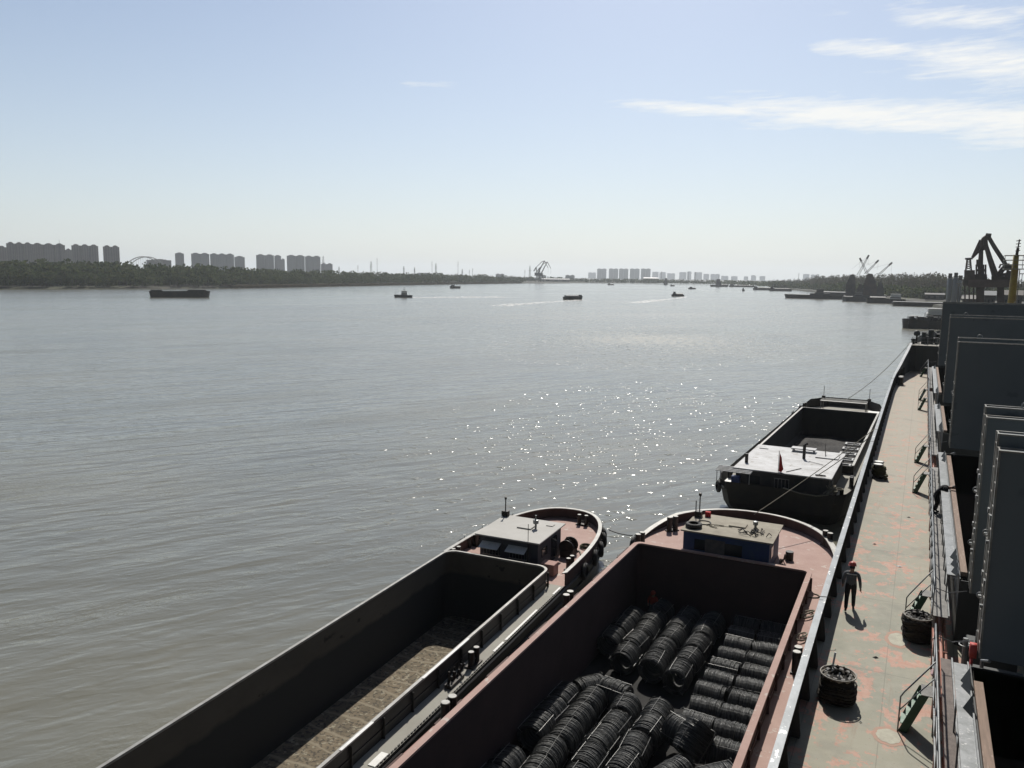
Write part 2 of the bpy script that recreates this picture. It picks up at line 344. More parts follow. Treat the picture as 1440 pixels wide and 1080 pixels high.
# ------------------------------------------------------------------ land: one sheet on each side and across the far end
M['bank'] = mat('muddy_bank', (.032, .031, .024), .9, c2=(.055, .05, .038), scale=.05, lo=.35, hi=.65, c3=(.06, .065, .035), s3=.02, t3=.5)
shore = [at_z(*p) for p in ((-60, 406.2), (0, 406), (120, 406), (240, 405.5), (360, 405), (480, 402.5), (600, 400.3), (720, 398.6), (780, 398.7), (830, 397.9), (960, 398.6), (1060, 400))]
left_pts = [Vector((-700, -250, 0)), Vector((-745, 200, 0))] + shore
right_pts = [at_dist(1110, 1500), at_dist(1190, 1020), at_dist(1270, 760), at_dist(1325, 600), Vector((30, 560, 0)), Vector((30, 300, 0)), Vector((30, -250, 0))]
allp = left_pts + right_pts
g = MB(); vs = []; fs = []
for i, p in enumerate(allp):
    d = Vector((p.x, p.y, 0)).normalized()
    if i < 2: d = Vector((-1, 0, 0))
    if i >= len(allp) - 3: d = Vector((1, 0, 0))
    wharf = i >= len(allp) - 3
    top = 4.4 if wharf else 1.8
    for dd, z in ((0, -1.2), (.4 if wharf else 8, top), (60, top + (0 if wharf else .8)), (9500 - p.length * .7, 3.2)):
        q = p + d * dd; vs.append((q.x, q.y, z))
for i in range(len(allp) - 1):
    for k in range(3): a = i * 4 + k; fs.append((a, a + 1, a + 5, a + 4))
g.add(vs, fs); tag(g.build('riverbank_ground', M['bank']), kind='structure')

# ------------------------------------------------------------------ woods
def leafmat(name, a, b, c):
    m = mat(name, a, .95, c2=b, scale=.06, lo=.35, hi=.65, c3=c, s3=.21, t3=.52, spec=.1); nt = m.node_tree; p = nt.nodes['Principled BSDF']
    tl = nt.nodes.new('ShaderNodeBsdfTranslucent'); nt.links.new(p.inputs['Base Color'].links[0].from_socket, tl.inputs[0]); mx = nt.nodes.new('ShaderNodeMixShader'); mx.inputs[0].default_value = .42
    nt.links.new(p.outputs[0], mx.inputs[1]); nt.links.new(tl.outputs[0], mx.inputs[2]); nt.links.new(mx.outputs[0], nt.nodes['Material Output'].inputs['Surface']); return m
M['leaf_dark'] = leafmat('dark_broadleaf', (.048, .066, .03), (.07, .09, .04), (.09, .10, .045))
M['leaf_grey'] = leafmat('winter_twigs', (.085, .082, .064), (.11, .102, .078), (.08, .09, .055))
M['bark'] = mat('tree_bark', (.05, .042, .033), .95, c2=(.08, .07, .055), scale=2)
rng = np.random.default_rng(11)
def crowns(centres, heights, widths, per, mat_, name, leaf=1.0, slim=1.0, lo=.42):
    """many loose leaf clumps around every trunk; trunks in the same mesh"""
    V = []; Fc = []; n = 0; mi = []
    for (x, y, z), h, w_ in zip(centres, heights, widths):
        k = per; nl = rng.integers(4, 8)
        lobes = np.c_[rng.normal(0, .27, nl) * w_, rng.normal(0, .27, nl) * w_, h * (lo + (.87 - lo) * rng.random(nl) ** .8)]
        li = rng.integers(0, nl, k); d = rng.normal(size=(k, 3)); d /= np.linalg.norm(d, axis=1)[:, None]
        rad = w_ * (.16 + .2 * rng.random((k, 1)) ** .6)
        c = lobes[li] + d * rad * np.array([1, 1, .8 * slim]); c[:, 2] = np.clip(c[:, 2], .06 * h, h * (.96 + .05 * rng.random(k)))
        s = leaf * w_ * .075 * (.6 + .9 * rng.random((k, 1)))
        a = rng.normal(size=(k, 3)); a /= np.linalg.norm(a, axis=1)[:, None]; b_ = np.cross(a, rng.normal(size=(k, 3))); b_ /= np.linalg.norm(b_, axis=1)[:, None]
        q = np.stack([c + a * s, c + b_ * s * .8, c - a * s * .9, c - b_ * s], 1).reshape(-1, 3) + np.array([x, y, z])
        V.append(q); Fc += [(n + 4 * i, n + 4 * i + 1, n + 4 * i + 2, n + 4 * i + 3) for i in range(k)]; n += 4 * k
        mi += [0] * k
        t = .018 * h; tv = np.array([[-t, -t, 0], [t, -t, 0], [t, t, 0], [-t, t, 0], [-t * .4, -t * .4, h * .85], [t * .4, -t * .4, h * .85], [t * .4, t * .4, h * .85], [-t * .4, t * .4, h * .85]]) + np.array([x, y, z - .3])
        V.append(tv); Fc += [(n, n + 1, n + 5, n + 4), (n + 1, n + 2, n + 6, n + 5), (n + 2, n + 3, n + 7, n + 6), (n + 3, n, n + 4, n + 7)]; n += 8; mi += [1] * 4
    me = bpy.data.meshes.new(name); me.from_pydata(np.concatenate(V).tolist(), [], Fc)
    me.materials.append(mat_); me.materials.append(M['bark']); me.polygons.foreach_set('material_index', mi)
    o = bpy.data.objects.new(name, me); sc.collection.objects.link(o); return o
def shore_at(px):
    for a, b in zip(SH, SH[1:]):
        if a[0] <= px <= b[0]:
            t = (px - a[0]) / (b[0] - a[0]); return at_z(px, a[1] + (b[1] - a[1]) * t)
    return at_z(px, SH[-1][1])
SH = [(-60, 406.2), (0, 406), (120, 406), (240, 405.5), (360, 405), (480, 402.5), (600, 400.3), (720, 398.6), (780, 398.7), (830, 397.9), (960, 398.6), (1060, 400)]
TOPY = [(-60, 367), (0, 367), (60, 366.5), (140, 369.5), (220, 371), (300, 374), (360, 378), (460, 381), (560, 382.5), (650, 385), (720, 388), (760, 389), (1060, 391)]
def interp(tab, x):
    for a, b in zip(tab, tab[1:]):
        if a[0] <= x <= b[0]: return a[1] + (b[1] - a[1]) * (x - a[0]) / (b[0] - a[0])
    return tab[-1][1] if x > tab[-1][0] else tab[0][1]
cs, hs, ws = [], [], []
px = -55.0
while px < 735:
    s = shore_at(px); D0 = s.length; hor = at_dist(px, 1000, interp(TOPY, px)).z - CZ      # metres above eye level at 1 km
    for row, dd in enumerate((28, 50, 75, 110, 160)):
        if row == 4 and px > 500: continue
        dist = D0 + (14 if px < 330 else 34) * (1 if row == 0 else 1.3) + dd - 28 + random.uniform(-9, 9)
        ztop = CZ + hor * dist / 1000.0 - 2.4
        full = max(6.0, ztop)
        h = full * (.55, .72, .88, .97, 1.0)[row] * random.uniform(.88, 1.10)
        c = at_dist(px + random.uniform(-3, 3), dist)
        cs.append((c.x, c.y, 2.2)); hs.append(h); ws.append(h * random.uniform(.62, .85))
    px += max(1.7, 7.2 * 700 / D0)
tag(crowns(cs, hs, ws, 120, M['leaf_dark'], 'riverside_wood', 1.2, 1.0, .1), kind='stuff')
# far bank: a low line of trees
cs, hs, ws = [], [], []
px = 735.0
while px < 1110:
    D0 = 2350 if px < 1000 else 2350 - (px - 1000) * 7
    for row in range(2):
        c = at_dist(px + random.uniform(-2, 2), D0 + 40 + row * 70); h = random.uniform(6.5, 12) * (1.0 if px > 790 else 1.2)
        cs.append((c.x, c.y, 2)); hs.append(h); ws.append(h * 1.3)
    px += 2.6
tag(crowns(cs, hs, ws, 34, M['leaf_dark'], 'distant_wood', 1.6, 1.0, .1), kind='stuff')
# right bank: tall thin bare poplars behind a darker belt
cs, hs, ws = [], [], []; c2, h2, w2 = [], [], []
px = 1085.0
while px < 1450:
    D0 = 1500 if px < 1110 else (1500 - (px - 1110) * 6 if px < 1190 else 1020 - (px - 1190) * 2.6 if px < 1300 else 730)
    for row in range(5):
        dist = D0 + 60 + row * 30 + random.uniform(-12, 12); c = at_dist(px + random.uniform(-2.5, 2.5), dist)
        topy = interp([(1085, 393), (1130, 391), (1150, 386), (1200, 384.5), (1290, 383), (1320, 381), (1345, 386), (1450, 392)], px)
        h = (at_dist(px, dist, topy).z - 2.2) * (.84 + .04 * row) * random.uniform(.93, 1.03)
        cs.append((c.x, c.y, 2.2)); hs.append(max(7, h)); ws.append(max(7, h) * random.uniform(.3, .42))
    c = at_dist(px, D0 + 35); h = random.uniform(6, 11); c2.append((c.x, c.y, 2.2)); h2.append(h); w2.append(h * 1.2)
    c = at_dist(px + 1, D0 + 45); h = random.uniform(8, 13); c2.append((c.x, c.y, 2.2)); h2.append(h); w2.append(h * .9)
    px += 2.6 if px < 1200 else 3.6
tag(crowns(cs, hs, ws, 110, M['leaf_grey'], 'bare_poplar_wood', 1.0, 1.6, .12), kind='stuff')
tag(crowns(c2, h2, w2, 60, M['leaf_dark'], 'dockside_scrub', 1.4, 1.0, .1), kind='stuff')
# reed strip at the foot of the left wood
M['reed'] = mat('dry_reeds', (.20, .155, .10), .95, c2=(.14, .12, .075), scale=.08, lo=.35, hi=.65)
rd = MB()
px = 318.0
while px < 730:
    s = shore_at(px); d = Vector((s.x, s.y, 0)).normalized(); t = Vector((-d.y, d.x, 0))
    for k in range(5):
        c = s + d * (6 + k * 5 + random.uniform(0, 4)) + t * random.uniform(-6, 6); z0 = .9
        hh = random.uniform(1.6, 2.8) * (1 if k else .7); wd = random.uniform(2.5, 6)
        rd.prism([(c.x - t.x * wd, c.y - t.y * wd), (c.x + d.x * 2, c.y + d.y * 2), (c.x + t.x * wd, c.y + t.y * wd), (c.x - d.x * 2, c.y - d.y * 2)], z0 - 1.5, z0 + hh)
    px += 1.1
tag(rd.build('reed_bed', M['reed']), kind='stuff')

# ------------------------------------------------------------------ haze
hm = bpy.data.materials.new('haze'); hm.use_nodes = True; nt = hm.node_tree
for n_ in list(nt.nodes):
    if n_.type == 'BSDF_PRINCIPLED': nt.nodes.remove(n_)
pv = nt.nodes.new('ShaderNodeVolumePrincipled'); pv.inputs['Color'].default_value = (.88, .94, 1.0, 1)
pv.inputs['Density'].default_value = HAZE = 0.9e-4; pv.inputs['Anisotropy'].default_value = .35
nt.links.new(pv.outputs[0], nt.nodes['Material Output'].inputs['Volume'])
hb = MB(); hb.box(-11000, 11000, -700, 12000, -6, 190)
tag(hb.build('haze', hm), kind='stuff')
# ------------------------------------------------------------------ the bulk carrier whose deck runs up the right side
DZ = 5.73
ship = thing('cargo_ship', (0, 0, 0), 'large bulk carrier with a worn green and pink side deck and upright dark hatch covers', 'ship')
# centre line x=11.5; port side x=-2.6, starboard x=25.6
RAIL = [(-2.28, -30, 6.93), (-2.28, 10, 6.93), (-2.29, 17, 6.93), (-2.37, 26, 6.93), (-2.48, 53, 6.93), (-2.53, 80, 6.93), (-2.52, 94, 6.95), (-2.45, 100, 7.1), (-2.2, 105, 7.5), (-1.85, 110, 8.2), (-1.5, 114, 8.9), (-1.25, 118, 9.5), (-.2, 126, 10.0), (2.2, 135, 10.3), (6.5, 143, 10.6), (11.5, 146.5, 10.8)]
def mirror(p): return (23.0 - p[0], p[1], p[2])
both = RAIL + [mirror(p) for p in RAIL[::-1][1:]]
hp = MB(); n = len(both); vs = []
for x, y, z in both:
    t = min(1, max(0, (y - 100) / 46)); k = 1 - .16 * t
    vs += [(11.5 + (x - 11.5) * k, min(y, 142) if y > 130 else y, -1.5), (x, y, DZ - .05 if y < 118 else 9.15)]
hp.add(vs, [(2 * i, 2 * i + 1, 2 * i + 3, 2 * i + 2) for i in range(n - 1)] + [(2 * n - 2, 2 * n - 1, 1, 0)])
hp.build('hull', M['ship_dark'], ship)
# deck sheet: side decks, cross decks
def xl(y):
    for a, b in zip(RAIL, RAIL[1:]):
        if a[1] <= y <= b[1]: return a[0] + (b[0] - a[0]) * (y - a[1]) / (b[1] - a[1])
    return RAIL[-1][0]
def deckmat():
    m = bpy.data.materials.new('worn_green_deck'); m.use_nodes = True; nt = m.node_tree; L = nt.links; p = nt.nodes['Principled BSDF']
    p.inputs['Roughness'].default_value = .75
    g = nt.nodes.new('ShaderNodeTexCoord'); sp = nt.nodes.new('ShaderNodeSeparateXYZ'); L.new(g.outputs['Object'], sp.inputs[0])
    def nz(s, det, off, rough=.6, st=(1, 1, 1)):
        mp = nt.nodes.new('ShaderNodeMapping'); mp.inputs['Location'].default_value = (off, off, 0); mp.inputs['Scale'].default_value = st
        n = nt.nodes.new('ShaderNodeTexNoise'); n.inputs['Scale'].default_value = s; n.inputs['Detail'].default_value = det; n.inputs['Roughness'].default_value = rough
        L.new(g.outputs['Object'], mp.inputs[0]); L.new(mp.outputs[0], n.inputs['Vector']); return n.outputs['Fac']
    def ramp(v, a, b, c0=(0, 0, 0, 1), c1=(1, 1, 1, 1)):
        r = nt.nodes.new('ShaderNodeValToRGB'); r.color_ramp.elements[0].position = a; r.color_ramp.elements[1].position = b
        r.color_ramp.elements[0].color = c0; r.color_ramp.elements[1].color = c1; L.new(v, r.inputs[0]); return r.outputs[0]
    def mix(f_, a, b):
        x = nt.nodes.new('ShaderNodeMix'); x.data_type = 'RGBA'
        for i, v in ((0, f_), (6, a), (7, b)):
            if isinstance(v, (tuple, float)): x.inputs[i].default_value = v
            else: L.new(v, x.inputs[i])
        return x.outputs[2]
    def mm(op, a, b):
        x = nt.nodes.new('ShaderNodeMath'); x.operation = op; x.use_clamp = op == 'MULTIPLY' and not isinstance(b, float) or op == 'MAXIMUM'
        for i, v in enumerate((a, b)):
            if isinstance(v, (int, float)): x.inputs[i].default_value = v
            else: L.new(v, x.inputs[i])
        return x.outputs[0]
    base = ramp(nz(.35, 5, 0), .35, .65, (.235, .24, .19, 1), (.32, .305, .235, 1))
    # forward part of the deck is sandier
    fwd = nt.nodes.new('ShaderNodeMapRange'); fwd.inputs[1].default_value = 30; fwd.inputs[2].default_value = 62; L.new(sp.outputs[1], fwd.inputs[0])
    base = mix(mm('MULTIPLY', fwd.outputs[0], .8), base, (.36, .315, .25, 1))
    base = mix(mm('MULTIPLY', ramp(nz(2.2, 8, 3), .45, .75), .45), base, (.38, .36, .30, 1))
    base = mix(mm('MULTIPLY', ramp(nz(14, 3, 8), .66, .72), .6), base, (.15, .14, .12, 1))
    # primer showing through, thick aft, thin forward
    th = nt.nodes.new('ShaderNodeMapRange'); th.inputs[1].default_value = 24; th.inputs[2].default_value = 60; th.inputs[3].default_value = 0; th.inputs[4].default_value = .05
    L.new(sp.outputs[1], th.inputs[0])
    big = mm('MULTIPLY', nz(.55, 2, 14), .36)
    pv_ = mm('ADD', mm('ADD', nz(2.7, 8, 27, .66, (1, .75, 1)), big), mm('SUBTRACT', -.03, th.outputs[0]))
    pat = ramp(pv_, .682, .715)
    base = mix(mm('MULTIPLY', pat, .85), base, ramp(nz(5, 4, 2), .3, .7, (.46, .225, .16, 1), (.50, .32, .25, 1)))
    def seam(v, period, off, w_):
        return mm('LESS_THAN', mm('ABSOLUTE', mm('SUBTRACT', mm('FRACT', mm('ADD', mm('MULTIPLY', v, 1 / period), off), 0), .5), 0), w_ / period)
    sm = mm('MAXIMUM', seam(sp.outputs[1], 6.1, .3, .018), seam(sp.outputs[0], 1.9, .62, .012))
    base = mix(mm('MULTIPLY', sm, .38), base, (.11, .10, .085, 1))
    base = mix(mm('MULTIPLY', ramp(nz(1.1, 6, 41, .7, (3.2, .35, 1)), .6, .72), .35), base, (.24, .16, .11, 1))
    base = mix(mm('MULTIPLY', ramp(nz(.8, 5, 52), .56, .7), .3), base, (.14, .14, .125, 1))
    L.new(base, p.inputs['Base Color'])
    b = nt.nodes.new('ShaderNodeBump'); b.inputs['Strength'].default_value = .5; b.inputs['Distance'].default_value = .006
    L.new(nz(9, 6, 4), b.inputs['Height']); L.new(b.outputs[0], p.inputs['Normal']); return m
M['ship_deck'] = deckmat()
HX0, HX1 = 1.72, 21.3
HATCHES = [(-6, 22.3), (28.9, 50.6), (57.5, 70.6), (77.5, 102.3)]
dk = MB(); ys = [-30, -6, 5, 10, 17, 22.3, 26, 28.9, 40, 50.6, 53, 57.5, 64, 70.6, 77.5, 80, 90, 94, 97, 100, 102.3, 105, 108, 110, 112, 114, 116, 118]
for a, b in zip(ys, ys[1:]):
    xa, xb = xl(a) + .03, xl(b) + .03
    open_ = any(a >= h0 - .01 and b <= h1 + .01 for h0, h1 in HATCHES)
    for q0, q1, r0_, r1_ in (((xa, HX0, xb, HX0), (HX1, 23 - xa, HX1, 23 - xb), 0, 0),) if open_ else (((xa, 23 - xa, xb, 23 - xb), None, 0, 0),):
        dk.add([(q0[0], a, DZ), (q0[1], a, DZ), (q0[3], b, DZ), (q0[2], b, DZ)], [(0, 1, 2, 3)])
        if q1: dk.add([(q1[0], a, DZ), (q1[1], a, DZ), (q1[3], b, DZ), (q1[2], b, DZ)], [(0, 1, 2, 3)])
dk.build('deck', M['ship_deck'], ship)
# repaired round plates on the deck, chalky white inside a primer ring
M['chalk'] = mat('chalky_plate', (.46, .45, .36), .8, c2=(.38, .36, .29), scale=4)
M['ring'] = mat('primer_ring', (.44, .25, .19), .8, c2=(.36, .27, .2), scale=6)
for cx, cy, sx, sy in ((.05, 28.4, .30, .52), (.0, 21.95, .30, .36)):
    for mm_, k, dz_ in ((M['ring'], 1.35, .004), (M['chalk'], 1.0, .008)):
        pb = MB(); pb.add([(cx + sx * k * math.cos(i / 28 * 6.283) * (1 + .05 * math.sin(i * 2.3)), cy + sy * k * math.sin(i / 28 * 6.283) * (1 + .05 * math.cos(i * 1.7)), DZ + dz_) for i in range(28)], [list(range(28))])
        pb.build('round_plate', mm_, ship)
# bulwark: plate, knees inside, cap rail
bw = MB(); seg = [p for p in RAIL if p[1] <= 118]
fine = []
for a, b in zip(RAIL[:12], RAIL[1:12]):
    for k in range(4): fine.append(tuple(a[i] + (b[i] - a[i]) * k / 4 for i in range(3)))
fine.append(RAIL[11])
vs = [];
for x, y, z in fine: vs += [(x, y, DZ - .06), (x, y, z - .02), (x + .015, y, z - .02), (x + .015, y, DZ - .06)]
bw.add(vs, [(4 * i + k, 4 * i + (k + 1) % 4, 4 * i + 4 + (k + 1) % 4, 4 * i + 4 + k) for i in range(len(fine) - 1) for k in range(4)])
blw = bw.build('bulwark', M['bulwark_in'], ship)
y = 6.0
while y < 112:
    x = xl(y); zt = 6.9; kn = MB()
    kn.add([(x + .02, y, DZ), (x + .26, y, DZ), (x + .28, y, DZ + .1), (x + .17, y, zt - .05), (x + .02, y, zt - .05), (x + .02, y + .02, DZ), (x + .26, y + .02, DZ), (x + .28, y + .02, DZ + .1), (x + .17, y + .02, zt - .05), (x + .02, y + .02, zt - .05)],
           [(0, 1, 2, 3, 4), (9, 8, 7, 6, 5), (0, 5, 6, 1), (1, 6, 7, 2), (2, 7, 8, 3), (3, 8, 9, 4), (4, 9, 5, 0)])
    kn.build('knee_bracket', M['bulwark_in'], blw); y += 2.1
cp_ = MB(); w_ = .205; vs = []
for x, y, z in fine:
    t = min(1, max(0, (y - 96) / 10)); wa = w_ * (1 + .5 * t)
    vs += [(x - .03, y, z - .02), (x - .03, y, z + .015), (x - .03 + wa, y, z + .015), (x - .03 + wa, y, z - .02)]
cp_.add(vs, [(4 * i + k, 4 * i + (k + 1) % 4, 4 * i + 4 + (k + 1) % 4, 4 * i + 4 + k) for i in range(len(fine) - 1) for k in range(4)])
cp_.add([vs[0], vs[1], vs[2], vs[3]], [(0, 1, 2, 3)])
cp_.build('cap_rail', M['cap'], blw)
# thin bent bar lying over the cap rail, small staples along it
st = MB()
for y in (27.6, 57.0, 62.0, 96.0):
    x = xl(y); st.tube([(x - .08, y, 6.94), (x - .06, y, 7.03), (x + .28, y + .1, 7.03), (x + .34, y + .1, 6.9)], .014, 6)
build_each(st, 'rail_staple', M['black_iron'], blw)
# holds
hold_m = mat('hold_inside', (.05, .042, .036), .85, c2=(.075, .06, .048), scale=.3, lo=.35, hi=.7)
for h0, h1 in HATCHES:
    h = MB(); x0, x1, z0, z1 = HX0 + .06, HX1 - .06, .6, 7.9
    h.add([(x0, h0, z0), (x1, h0, z0), (x1, h1, z0), (x0, h1, z0), (x0, h0, z1), (x1, h0, z1), (x1, h1, z1), (x0, h1, z1)], [(0, 1, 2, 3), (0, 4, 5, 1), (1, 5, 6, 2), (2, 6, 7, 3), (3, 7, 4, 0)])
    hold = h.build('cargo_hold', hold_m, ship)
    rb = MB(); y = h0 + 1
    while y < h1 - .5:
        rb.box(x1 - .25, x1 - .01, y, y + .12, z0 + .1, z1 - .3); y += 1.8
    rb.build('frame_ribs', hold_m, hold)
    # coaming: outer wall, top flange, stays, track
    c = MB(); c.box(HX0 - .03, HX0, h0, h1, DZ, 8.0); c.box(HX1, HX1 + .03, h0, h1, DZ, 8.0)
    c.box(HX0, HX1, h0 - .03, h0, DZ, 7.95); c.box(HX0, HX1, h1, h1 + .03, DZ, 7.95)
    cm_ = c.build('hatch_coaming', M['ship_dark'], ship)
    fl = MB(); fl.box(1.33, 1.63, h0 + .2, h1 - .1, 7.985, 8.015); fl.box(1.628, 1.66, h0 + .2, h1 - .1, 7.983, 8.10)
    fl.build('coaming_flange', M['silver'], cm_)
    tr = MB(); tr.box(1.735, 1.93, h0 + .6, h1 - 1.0, 7.9, 8.045); tr.build('rest_bar', M['wood'], cm_)
    sy = MB(); y = h0 + .8
    while y < h1:
        sy.box(1.36, 1.40, y, y + .035, 6.2, 7.98); y += 1.62
    build_each(sy, 'coaming_stay', M['silver'], cm_)
    gs = MB(); y = h1 - .3
    for yy in ([h0 + .5, h0 + 1.3, h0 + 2.1] + [h1 - 2.5, h1 - 1.4] + ([19.8, 21.2] if h1 < 23 else [])):
        gs.add([(1.45, yy, 8.02), (1.63, yy - .4, 8.02), (1.63, yy + .35, 8.02), (1.63, yy, 8.4)], [(0, 1, 2), (0, 1, 3), (1, 2, 3), (2, 0, 3)])
    build_each(gs, 'flange_gusset', M['ship_dark'], cm_)
# cross-deck clutter: ventilator posts, small lockers, brackets
cd = [(24.2, .9), (26.3, .7), (54.2, .9), (74.2, .9)]
for y, k in cd:
    b = MB(); b.box(1.9, 3.2, y, y + .9, DZ, DZ + 1.1); b.box(3.6, 4.2, y + .1, y + .7, DZ, DZ + .8)
    lk = b.build('deck_locker', M['ship_dark'], ship, bevel=.02)
    b = MB(); b.tube([(1.8, y - .6, DZ), (1.8, y - .6, 7.3)], .07); b.torus((1.8, y - .6, 7.1), .16, .02)
    b.tube([(2.15, y + .3, DZ + 1.1), (2.15, y + .3, DZ + 1.5), (2.3, y + .1, DZ + 1.6)], .05)
    b.build('valve_post', M['silver'], lk)
rc = MB()
rc.tube([(1.78, 22.9, 8.3), (1.74, 22.6, 7.6), (1.72, 22.2, 7.0), (1.7, 21.4, 6.6)], .04); rc.box(1.7, 1.86, 22.7, 22.9, 8.0, 8.35)
rc.build('red_hose', mat('red_hose', (.45, .06, .05), .6), ship, True)
# folded hatch covers standing on end
def cover(y, top_near, top_far, thick, gap, name='hatch_cover'):
    x0, x1, zb = 1.9, 21.1, 8.08
    root = None
    for j, (ya, zt) in enumerate(((y, top_near), (y + thick + gap, top_far))):
        b = MB(); b.box(x0 + .05, x1, ya + .02, ya + thick - .02, zb, zt - .04)
        c = b.build(name, M['cover'], ship)
        if j == 0: root = c
        e = MB()
        e.box(x0, x0 + .05, ya, ya + .07, zb, zt); e.box(x0, x0 + .05, ya + thick - .07, ya + thick, zb, zt)
        e.box(x0 + .02, x0 + .045, ya + .07, ya + thick - .07, zb, zt)
        e.box(x0 + .05, x1, ya, ya + .06, zt - .04, zt); e.box(x0 + .05, x1, ya + thick - .06, ya + thick, zt - .04, zt)
        for k in range(9):
            z = zb + .3 + k * (zt - zb - .6) / 8
            e.box(x0 + .005, x0 + .02, ya + .07, ya + thick - .07, z, z + .03)
        e.build('edge_channel', M['cover_edge'], c)
        cl = MB()
        for z in (zb + 1.4, zb + 3.1):
            cl.torus((x0 - .04, ya + .06, z), .075, .018, 'y', 12, 6) if j else None; cl.box(x0 - .07, x0, ya + thick / 2 - .05, ya + thick / 2 + .05, z - .14, z - .06)
            cl.box(x0 - .04, x0, ya + .12, ya + .3, z + .5, z + .62)
        if j: 
            for xx in (3.0, 9.0, 15.0): cl.torus((xx, ya + thick / 2, zt + .06), .13, .02, 'y', 16, 6)
        build_each(cl, 'lifting_ring', M['silver'], c)
cover(22.6, 13.5, 13.8, .5, .2)
cover(27.4, 13.6, 13.82, .5, .2)
cover(51.7, 14.22, 14.4, .6, .5)
cover(71.3, 14.85, 15.0, .6, .3)
cover(102.9, 15.2, 15.32, .6, .3)
# walkway beside the coaming
walk = MB(); SEGS = [(8, 24.9, 'b'), (28.1, 51.5, 'g'), (55.3, 87.6, 'g'), (90.6, 112.5, 'g')]
for i, (a, b, k) in enumerate(SEGS):
    g = MB(); g.box(.99 if k == 'g' else 1.17, 1.42, a, b, 6.87, 6.9); wk = g.build('walkway', M['grate'] if k == 'g' else M['grate_brown'], ship)
    e = MB(); e.box(1.425, 1.465, a, b, 6.84, 6.97); e.box(.95, .985, a, b, 6.84, 6.94); build_each(e, 'walkway_edge', M['silver'], wk)
    e = MB(); y = a + .1
    while y < b: e.box(1.0, 1.06, y, y + .06, DZ, 6.865); y += 2.4
    build_each(e, 'walkway_leg', M['silver'], wk)
    h = MB(); top = [(.97, a + .05 + j * (b - a - .1) / 24, 7.88 + .012 * math.sin(j * 1.9)) for j in range(25)]
    h.tube(top, .028, 6); h.tube([(p[0], p[1], p[2] - .45) for p in top], .018, 6)
    y = a + .05
    while y < b: h.tube([(.97, y, 6.85), (.97, y, 7.88)], .022, 6); y += (b - a - .1) / max(1, round((b - a) / 1.5))
    h.build('handrail', M['silver'], wk, True)
    ch = MB()
    for yy in (a + .4, b - .4):
        ch.tube([(.97, yy, 7.7), (1.4, yy, 7.6), (1.9, yy, 7.75)], .016, 6)
    ch.build('cross_rail', M['silver'], wk)
pp = MB()
for x, z, rr in ((1.07, 6.42, .075), (1.24, 6.4, .05), (1.38, 6.3, .04)):
    pp.tube([(x, y, z) for y in range(-10, 114, 4)], rr, 8)
for x, rr in ((1.05, .055),): pp.tube([(x, y, 6.86 + .02 * math.sin(y * 2.1)) for y in np.arange(8, 24.5, .5)], rr, 8)
y = 8
while y < 112: pp.box(.99, 1.42, y, y + .06, 5.74, 6.36); pp.torus((1.07, y + .6, 6.42), .085, .02, 'y', 10, 6); y += 3.1
pp.build('deck_pipe', M['pipe_pink'], ship, True)
rg = MB(); rg.tube([(.98 + .05 * math.sin(t * 1.3), 23.9 - t * .03, 6.95 + .02 * math.cos(t)) for t in range(14)], .05, 8); rg.build('rag_bundle', mat('pink_rag', (.6, .42, .42), .9), ship, True)
# steep little stairs from the deck up to the walkway
for sy_ in (22.35, 29.8, 49.4, 57.9, 82.2, 89.2, 111.5):
    s = MB(); w_ = .6
    s.add([(.20, sy_, DZ), (.42, sy_, DZ), (.86, sy_, 6.86), (.64, sy_, 6.86), (.20, sy_ + w_, DZ), (.42, sy_ + w_, DZ), (.86, sy_ + w_, 6.86), (.64, sy_ + w_, 6.86)],
          [(0, 1, 2, 3), (7, 6, 5, 4), (1, 5, 6, 2)])
    stair = s.build('stairway', M['green'], ship)
    t = MB()
    for k in range(4): t.box(.25 + k * .115, .45 + k * .115, sy_ + .02, sy_ + w_, DZ + .22 + k * .235, DZ + .245 + k * .235)
    build_each(t, 'tread', M['green_light'], stair)
    t = MB(); t.box(.68, .95, sy_ - .02, sy_ + w_ + .02, 6.865, 6.89); t.build('landing', M['grate'], stair)
    t = MB(); a = sy_ - .03
    t.tube([(.20, a, DZ), (.21, a, 6.72), (.28, a, 6.86), (.95, a, 7.87)], .02, 6); t.tube([(.21, a, 6.35), (.95, a, 7.4)], .016, 6)
    t.build('stair_handrail', M['silver'], stair, True)
# bollards along the side
def bollard_pair(x, y, z, r=.2, h=.62, along=.75, parent=ship, m='black_iron', cap='white_paint', ax='y'):
    b = MB(); b.box(x - .3, x + .3, y - .3, y + along + .3, z, z + .08)
    for k in (0, along): b.lathe([(0, 0), (r, 0), (r, h), (r + .04, h), (r + .04, h + .05), (0, h + .05)], (x, y + k, z + .05), 14)
    o = b.build('bollard', M[m], parent)
    c = MB()
    for k in (0, along): c.lathe([(0, 0), (r - .02, 0), (r - .02, .015), (0, .015)], (x, y + k, z + h + .1), 14)
    c.build('bollard_cap', M[cap], o); return o
b1 = bollard_pair(-1.75, 52.2, DZ, .26, .75, .8)
b2 = bollard_pair(-1.75, 101.2, DZ, .28, .85, 1.0)
rp = MB()
for k in range(5): rp.torus((-1.7, 52.25 + .02 * k, DZ + .25 + k * .1), .33 + .03 * (k % 2), .07)
rp.tube([(-1.4 + .2 * math.sin(t), 51.8 + .25 * math.cos(t * 1.3), DZ + .07 + .03 * t) for t in np.arange(0, 9, .4)], .06)
rp.build('rope_turns', M['rope_green'], b1, True)
bollard_pair(-1.7, 6.0, DZ)
